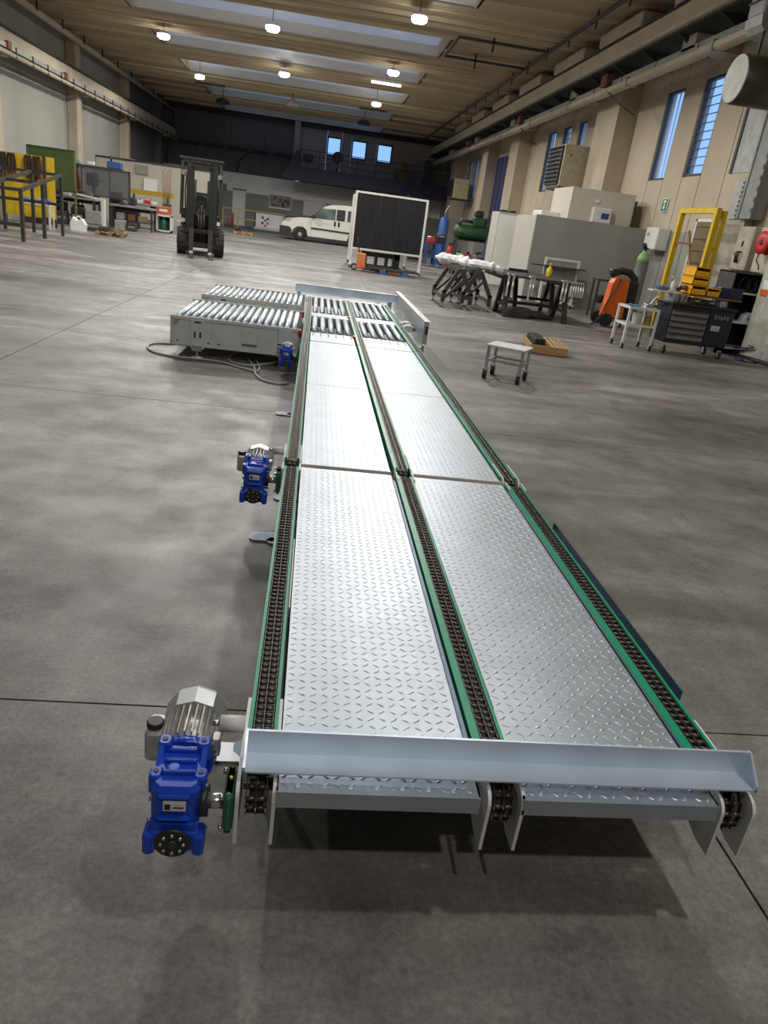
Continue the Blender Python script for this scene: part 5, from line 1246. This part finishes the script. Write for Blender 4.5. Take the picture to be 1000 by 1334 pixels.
def pallet(name, lab, x, y, rz, w, d, mt, grp='wooden pallets'):
    t = thing(name, lab, 'pallet', (x,y,0), rz, group=grp)
    for k in range(3):
        yy = -d/2+.05+k*(d-.1)/2
        for q in range(3): MB().rbox(-w/2+q*(w-.14)/2,-w/2+.14+q*(w-.14)/2,yy-.05,yy+.05,.022,.10,.004).obj('block', M[mt], t)
        MB().bx(-w/2,w/2,yy-.05,yy+.05,0,.022).obj('bottom_board', M[mt], t)
    for k in range(6): MB().bx(-w/2+k*(w-.1)/5,-w/2+.1+k*(w-.1)/5,-d/2,d/2,.10,.122).obj('top_board', M[mt], t)
    return t
pallet('pallet','old wooden pallet loaded with scrap beside the steel sheets',-6.42,24.85,.15,.85,1.1,'oldwood')
pallet('pallet','pale wooden pallet on the floor right of the forklift',-3.65,38.7,.1,.9,1.2,'wood')
for k,(x,y,w,h,mt,l) in enumerate(((-6.6,24.7,.3,.08,'darksteel','dark scrap plate on the old pallet, left'),(-6.15,24.65,.30,.11,'oldwood','wooden offcut on the old pallet, right'),(-6.5,25.2,.36,.06,'rust','rusty scrap plate at the back of the old pallet'))):
    tag(MB().box((0,0,h/2),(w,.3,h),.3*k).box((.05,.02,h+.015),(w*.6,.08,.03),1.+k).obj('scrap_piece', M[mt], loc=(x,y,.123)), l, 'scrap', 'scrap on the old pallet')
tag(MB().box((0,0,.09),(.3,.2,.18),.3).box((.05,0,.2),(.12,.1,.05),.8).obj('scrap_piece', M['black'], loc=(-4.15,41.0,0)), 'dark part lying behind the pale pallet', 'scrap')

# ================================================================== middle distance
# screens on castors
def screen(lab, x0, x1, y, z0, z1):
    t = thing('black_screen', lab, 'screen', ((x0+x1)/2,y,0), group='black screens in pale frames'); w = (x1-x0)/2
    MB().bx(-w+.03,w-.03,-.012,.012,z0+.02,z1-.03).obj('cloth', mat('black_cloth',(.014,.014,.017),.95,var=.4,scale=2,stretch=(8,1,.4)) if 'cloth' not in M else M['cloth'], t); M.setdefault('cloth', bpy.data.materials['black_cloth'])
    for s in (-1,1):
        MB().bx(s*w-.035,s*w+.035,-.035,.035,.09,z1).obj('post', M['white'], t); MB().bx(s*w-.03,s*w+.03,-.3,.3,.09,.13).obj('foot', M['white'], t)
        for q in (-.26,.26): caster(t, s*w, q, .035)
    MB().bx(-w,w,-.03,.03,z1-.05,z1+.01).obj('top_rail', M['white'], t); MB().bx(-w,w,-.03,.03,z0-.04,z0+.02).obj('low_rail', M['white'], t)
    return t
screen('large black cloth screen in a pale frame before the van',1.12,3.38,24.5,.60,2.28); screen('second black screen half hidden behind the large one',1.16,3.2,27.2,.5,2.24)
t = thing('pallet_jack', 'orange hand pallet truck under the black screen', 'pallet truck', (1.36,23.3,0))
MB().rbox(-.10,.18,-.10,.10,.06,.52,.03).obj('body', mat('pale_orange',(.62,.22,.07),.55), t); MB().cyl((-.16,-.06,.10),(-.16,.0,.10),.10,16).obj('wheel', M['rubber'], t); MB().cyl((-.16,-.065,.10),(-.16,-.06,.10),.06,12).obj('hub', M['tray'], t)
for y in (-.2,.2): MB().bx(.1,1.25,y-.07,y+.07,.05,.11).obj('fork', M['darksteel'], t); MB().cyl((1.1,y-.06,.04),(1.1,y+.06,.04),.04,10).obj('roller', M['black'], t)
MB().bx(.06,.16,-.25,.25,.08,.2).obj('fork_head', M['orange'], t); MB().tube([(-.02,0,.45),(-.1,.05,.8),(-.12,.05,.95)],.02,6).obj('handle', M['black'], t)
t = thing('skid_pallet', 'dark pallet with blue end blocks carried on the pallet truck', 'pallet', (2.42,23.3,0))
for k in range(3): MB().bx(-.75,.75,-.4+k*.3,-.25+k*.3,.12,.15).obj('board', M['darksteel'], t)
for x,mt in ((-.35,'bluebl'),(.35,'bluebl')):
    M.setdefault('bluebl', mat('blue_block',(.03,.13,.30),.5)); MB().rbox(x-.10,x+.10,-.42,-.28,0,.12,.008).obj('block', M[mt], t); MB().rbox(x-.10,x+.10,.28,.42,0,.12,.008).obj('block', M[mt], t)
MB().bx(-.2,.2,-.41,-.3,.02,.1).obj('filler_block', M['rust'], t)
t = thing('black_machine', 'black machine frame standing behind the screen, seen under its cloth', 'machine', (2.15,25.2,0))
MB().bx(-.65,.62,-.3,.3,.38,.52).obj('bed', M['black'], t)
for x in (-.5,-.15,.2,.55): MB().bx(x-.04,x+.04,-.25,.25,.12,.4).obj('leg', M['black'], t)
MB().bx(-.65,.7,-.28,.28,0,.12).obj('base', M['darksteel'], t); MB().rbox(.42,.62,-.3,.3,.1,.6,.03).obj('head', M['black'], t)
# van, nose to the left
t = thing('van', 'white van parked nose left, half hidden behind the black screen', 'van', (1.25,41.5,0))
def vp(px_,py_): p = at(360+px_/9.09,255+py_/9.09,y=40.62); return (p.x-1.25, max(p.z,.02))
VW = mat('white_van_paint', (.66,.65,.60), .3, var=.03); V0, V1 = -.88, .88
body = [(-3.13,.30),(-3.16,.55),(-3.10,.85),(-2.92,1.02),(-2.3,1.13),(-1.75,1.17),(-1.45,1.36),(-1.12,1.70),(-.95,1.83),(-.6,1.94),(.1,2.0),(1.35,1.98),(1.52,1.85),(1.58,1.2),(1.58,.35),(1.3,.30),(1.2,.62),(.95,.72),(.65,.72),(.42,.6),(.32,.28),(-1.75,.28),(-1.82,.55),(-2.0,.70),(-2.32,.70),(-2.52,.55),(-2.6,.30)]
MB().prism(body, V0, V1, 'y').obj('body', VW, t)
M['vglass'] = mat('van_window_glass', (.10,.14,.135), .12, var=.4, scale=2)
def side(poly, mt, name, y0=V0-.012, y1=V0-.001, par=t): return MB().prism(poly, y0, y1, 'y').obj(name, M[mt] if isinstance(mt,str) else mt, par)
side([(-1.52,1.20),(-1.42,1.36),(-1.10,1.66),(-.95,1.72),(-.38,1.75),(-.38,1.22)],'vglass','window')
side([(-.32,1.22),(-.32,1.75),(.12,1.76),(.12,1.22)],'black','window'); side([(.25,1.22),(.25,1.76),(1.2,1.74),(1.25,1.22)],'vglass','window')
side([(-1.80,1.18),(-1.48,1.36),(-1.10,1.72),(-.98,1.76),(-1.14,1.64),(-1.44,1.34),(-1.56,1.20)],'black','pillar', V0-.016, V0-.002)
MB().prism([(-1.74,1.18),(-1.45,1.37),(-1.12,1.71),(-1.02,1.78),(-1.00,1.74),(-1.42,1.33),(-1.66,1.17)], V0+.06, V1-.06,'y').obj('windscreen', M['vglass'], t)
b_ = MB().prism([(-3.22,.30),(-3.24,.62),(-3.12,.66),(-2.75,.64),(-2.60,.52),(-2.6,.28)], V0-.02, V1+.02,'y').obj('bumper', M['black'], t)
side([(-1.62,.66),(-1.60,.74),(1.1,.70),(1.1,.62)],'black','rub_strip', V0-.03)
for x in (-.38,-.17): MB().rbox(x-.05,x+.05,V0-.04,V0,.93,1.16,.02).obj('door_handle', M['black'], t)
MB().rbox(-1.60,-1.42,V0-.20,V0-.02,1.20,1.36,.04).obj('mirror', M['black'], t)
side([(-3.08,.88),(-2.95,1.0),(-2.60,1.06),(-2.75,.92)],'steel','headlight')
for x in (-.35,): MB().bx(x-.006,x+.006,V0-.004,V0-.0005,.35,1.72).obj('door_seam', M['tray'], t)
for x in (-1.6,): MB().bx(x-.006,x+.006,V0-.004,V0-.0005,.35,1.15).obj('door_seam', M['tray'], t)
# round emblem and faded lettering on the door
m = MB()
for k in range(16):
    a0, a1 = 2*math.pi*k/16, 2*math.pi*(k+1)/16; c_ = lambda a, r: (-1.18+r*math.cos(a), V0-.003, 1.00+r*math.sin(a))
    m.add([c_(a0,.11),c_(a1,.11),c_(a1,.15),c_(a0,.15)],[(0,1,2,3)])
m.bx(-1.20,-1.16,V0-.004,V0-.002,.92,1.06); m.obj('emblem', M['tray'], t)
m = MB()
for k in range(6): m.bx(-.98+k*.085,-.98+k*.085+.05,V0-.004,V0-.002,.95,1.03)
for k in range(2): m.bx(-1.46+k*.08,-1.46+k*.08+.05,V0-.004,V0-.002,.95,1.03)
m.obj('faded_lettering', mat('faded_grey_print',(.45,.45,.43),.5), t, kind='stuff')
for x in (-2.16,.80):
    for s in (-1,1):
        m = MB(); m.lathe([(.16,-.10),(.29,-.10),(.31,-.07),(.31,.07),(.29,.10),(.16,.10)],20,(x,s*.80,.31),'y'); w = m.obj('wheel', M['rubber'], t)
        MB().lathe([(.04,-.105),(.21,-.095),(.21,.095),(.04,.105)],14,(x,s*.80,.31),'y').obj('hub_cap', M['tray'], w)
        if s < 0:
            for k in range(5): a = 2*math.pi*k/5; MB().cyl((x+.12*math.cos(a),-.915,.31+.12*math.sin(a)),(x+.12*math.cos(a),-.90,.31+.12*math.sin(a)),.04,8).obj('cap_hole', M['black'], w)
# back wall furnishings
MB().bx(-5.9,-5.05,53.80,53.85,0,2.22).obj('door_3', M['whitewall']); struct(bpy.data.objects['door_3'], 'white door in the back wall behind the forklift'); MB().bx(-5.92,-5.0,53.78,53.81,2.22,2.30).obj('lintel', M['darksteel'], bpy.data.objects['door_3']); MB().bx(-5.15,-5.08,53.76,53.80,1.0,1.06).obj('handle', M['steel'], bpy.data.objects['door_3'])
t = thing('poster', 'large framed photo poster on the back wall left of the van', 'poster', (-2.7,53.80,1.36)); MB().bx(-.76,.77,0,.04,0,.90).obj('frame', M['paper'], t); MB().bx(-.72,.73,-.008,0,.12,.86).obj('print', mat('grey_photo_print',(.26,.24,.23),.6,var=.5,scale=3), t)
for x,z,w,h in ((-.5,.2,.12,.08),(-.2,.18,.2,.06),(.2,.16,.16,.3),(.35,.5,.12,.14),(-.35,.6,.14,.12),(.55,.3,.1,.3),(0,.55,.14,.1)): MB().bx(x-w/2,x+w/2,-.012,-.008,z,z+h).obj('print_figure', mat('poster_dark',(.05,.035,.035),.6) if 'pdk' not in M else M['pdk'], t); M.setdefault('pdk', bpy.data.materials['poster_dark'])
t = thing('poster', 'plain white board on the back wall above the van bonnet', 'poster', (-.35,53.80,1.2)); MB().bx(-.75,.78,0,.04,0,1.0).obj('board', M['paper'], t); MB().bx(-.75,.78,-.01,.0,.97,1.0).obj('edge', M['tray'], t)
t = thing('guard_rail', 'thin yellow guard rail before the back wall', 'railing', (-4.9,48.0,0)); M['paley']=mat('pale_yellow_rail',(.45,.36,.09),.6)
for z in (1.08,.55): MB().bx(-1.0,2.9,-.03,.03,z-.025,z+.025).obj('bar', M['paley'], t)
for x in (-.9,0,1.4,2.8): MB().bx(x-.03,x+.03,-.03,.03,0,1.1).obj('post', M['paley'], t)
t = thing('long_beam', 'long dark beam resting behind the rail beside the van', 'beam', (-2.9,49.5,0)); MB().bx(-1.4,2.4,-.1,.1,.95,1.08).obj('beam', mat('brown_beam',(.13,.10,.05),.7), t)
for x in (-1.1,.6,2.1): MB().bx(x-.05,x+.05,-.2,.2,0,.95).obj('stand', M['darksteel'], t)
t = thing('banner_stand', 'printed white banner standing left of the van', 'banner', (-2.85,46.6,0)); MB().bx(-.85,.75,-.03,.03,.26,1.02).obj('sheet', mat('pale_blue_sheet',(.50,.52,.58),.7,var=.12,scale=2), t)
for k,(x,z) in enumerate(((-.45,.8),(-.3,.65),(-.45,.5),(-.28,.36),(-.15,.75),(-.15,.5))): MB().bx(x-.07,x+.07,-.036,-.03,z-.06,z+.06).obj('print_mark', M['red'] if k%2 else M['pdk'], t)
MB().bx(-1.0,1.4,-.5,.4,0,.14).obj('platform', M['darksteel'], t); MB().bx(-.9,1.0,-.45,.35,.14,.26).obj('deck', M['tray'], t)
t = thing('fire_point', 'dark slim post standing before the back door', 'post', (-5.05,46.5,0)); MB().cyl((0,0,0),(0,0,.85),.08,10).obj('post', M['rust'], t); MB().cyl((-.25,0,0),(-.25,0,.6),.06,10).obj('short_post', M['rust'], t)
# blue post strip near the gallery end
MB().bx(5.55,5.75,50.2,50.4,0,3.3).obj('gallery_post', mat('blue_post',(.05,.10,.28),.5), bpy.data.objects['gallery']).location = (-3,-52.5,-3.3)

# clutter behind the curtain and around the benches
t = thing('drill_press', 'dark pillar drill seen through the plastic curtain', 'machine', (-8.75,31.25,0))
MB().rbox(-.25,.25,-.25,.25,0,.08,.02).obj('base', M['darksteel'], t); MB().cyl((0,.1,.08),(0,.1,1.85),.06,10).obj('column', M['darksteel'], t); MB().rbox(-.16,.16,-.35,.3,1.35,1.80,.05).obj('head', M['black'], t); MB().rbox(-.22,.22,-.3,.15,.95,1.0,.02).obj('table', M['darksteel'], t); MB().tube([(.16,-.1,1.5),(.45,-.12,1.62),(.62,-.1,1.58)],.02,6).obj('feed_lever', M['tray'], t)
t = thing('coat', 'red brown coat hanging beside the plastic curtain', 'coat', (-9.02,30.1,.95)); MB().prism([(-.13,0),(.12,.02),(.16,.45),(.08,.85),(-.04,.92),(-.14,.80),(-.17,.4)],-.06,.06,'y').obj('body', mat('red_brown_cloth',(.09,.025,.012),.9,var=.3), t); MB().bx(-.02,.02,-.02,.02,.9,1.0).obj('hanger', M['darksteel'], t)
t = thing('machine_lathe', 'dark lathe bench behind the plastic curtain', 'machine', (-7.6,31.4,0)); MB().rbox(-.55,.55,-.22,.22,.0,.85,.03).obj('bed', M['black'], t); MB().rbox(-.5,-.1,-.2,.2,.85,1.25,.04).obj('headstock', M['darksteel'], t); MB().rbox(.2,.45,-.15,.15,.85,1.1,.03).obj('tailstock', M['darksteel'], t); MB().cyl((-.1,0,1.05),(.2,0,1.05),.04,8).obj('spindle', M['steel'], t)
CL = [(-9.55,28.3,.55,.5,'black'),(-9.0,28.2,.45,.42,'darksteel'),(-8.45,28.35,.4,.6,'black'),(-7.15,28.9,.34,.34,'tray'),(-6.75,29.0,.3,.28,'darksteel'),(-7.6,26.6,.45,.10,'oldwood'),(-5.5,31.6,.3,.5,'tray'),(-7.15,27.3,.6,.12,'darksteel')]
CN = ['black box on the floor furthest left before the cluttered bench','dark steel box on the floor in the middle before the cluttered bench','tall black box beside the pale upright machine','grey box on the floor before the nearest bench','small dark box on the floor before the nearest bench','flat wooden crate lying behind the dark sheets','grey box on the floor right of the orange crate cabinet','dark flat stack of plates beside the pallet']
for (x,y,w,h,mt),l in zip(CL,CN):
    t = thing('floor_box', l, 'box', (x,y,0)); MB().rbox(-w/2,w/2,-.18,.18,0,h,.02).obj('body', M[mt], t); MB().bx(-w/2+.03,w/2-.03,-.186,-.18,h*.45,h*.6).obj('front_band', M['tray'], t)
for k in range(7):
    x = -7.62+k*.15
    tag(MB().lathe([(.045,0),(.05,.02),(.045,.10+.02*(k%3)),(.02,.14+.02*(k%3))],10).obj('small_can', [M['white'],M['red'],M['black'],M['tray']][k%4], loc=(x,32.75,.951)), ['first','second','third','fourth','fifth','sixth','seventh'][k]+' small can from the left at the back of the long bench', 'can', 'cans on the back bench')
for k in range(6):
    tag(MB().cyl((0,0,0),(.02*k-.05,.02,1.25+.06*(k%3)),.012,6).cyl((0,0,0),(0,0,.02),.016,6).obj('thin_rod', M['rust'], loc=(-6.28+k*.05,32.22,1.051)), ['leftmost','second','third','fourth','fifth','rightmost'][k]+' thin rusty rod standing in the dark rod rack', 'rod', 'rods in the rack')
# clutter by the compressor
t = thing('dust_sheet', 'dark blue grey sheet draped beside the compressor', 'sheet', (6.05,26.6,0)); MB().prism([(-.25,0),(.28,0),(.24,.9),(.12,1.45),(-.05,1.5),(-.18,.8)],-.25,.25,'y').obj('cloth', mat('blue_grey_cloth',(.045,.055,.085),.95,var=.3,scale=3), t); MB().cyl((0,0,1.45),(0,0,1.75),.02,6).obj('pole', M['darksteel'], t)
t = thing('bicycle', 'dark bicycle leaning behind the white wrapped bundles', 'bicycle', (5.6,25.6,0), .4)
for x in (-.45,.45):
    m = MB(); m.tube([(x+.30*math.cos(2*math.pi*i/20),0,.31+.30*math.sin(2*math.pi*i/20)) for i in range(21)], .022, 6); m.obj('wheel', M['rubber'], t)
for a_,b_ in (((-.45,0,.31),(-.1,0,.75)),((-.1,0,.75),(.35,0,.72)),((.35,0,.72),(0,0,.3)),((0,0,.3),(-.45,0,.31)),((0,0,.3),(-.12,0,.9)),((.33,0,.9),(.45,0,.31))): MB().cyl(a_,b_,.02,6).obj('frame_tube', M['darksteel'], t)
MB().rbox(-.22,.0,-.06,.06,.88,.94,.02).obj('saddle', M['black'], t); MB().bar((.33,-.25,.95),(.33,.25,.95),.03).obj('handlebar', M['black'], t)
t = thing('tool_cart', 'low dark cart with red tools beside the blue stands', 'cart', (4.35,33.6,0)); MB().rbox(-.3,.3,-.25,.25,.08,.6,.03).obj('body', M['black'], t); MB().rbox(-.2,.1,-.15,.15,.6,.8,.03).obj('tool', M['red'], t)
for s in (-.25,.25): caster(t, s, 0, .03)
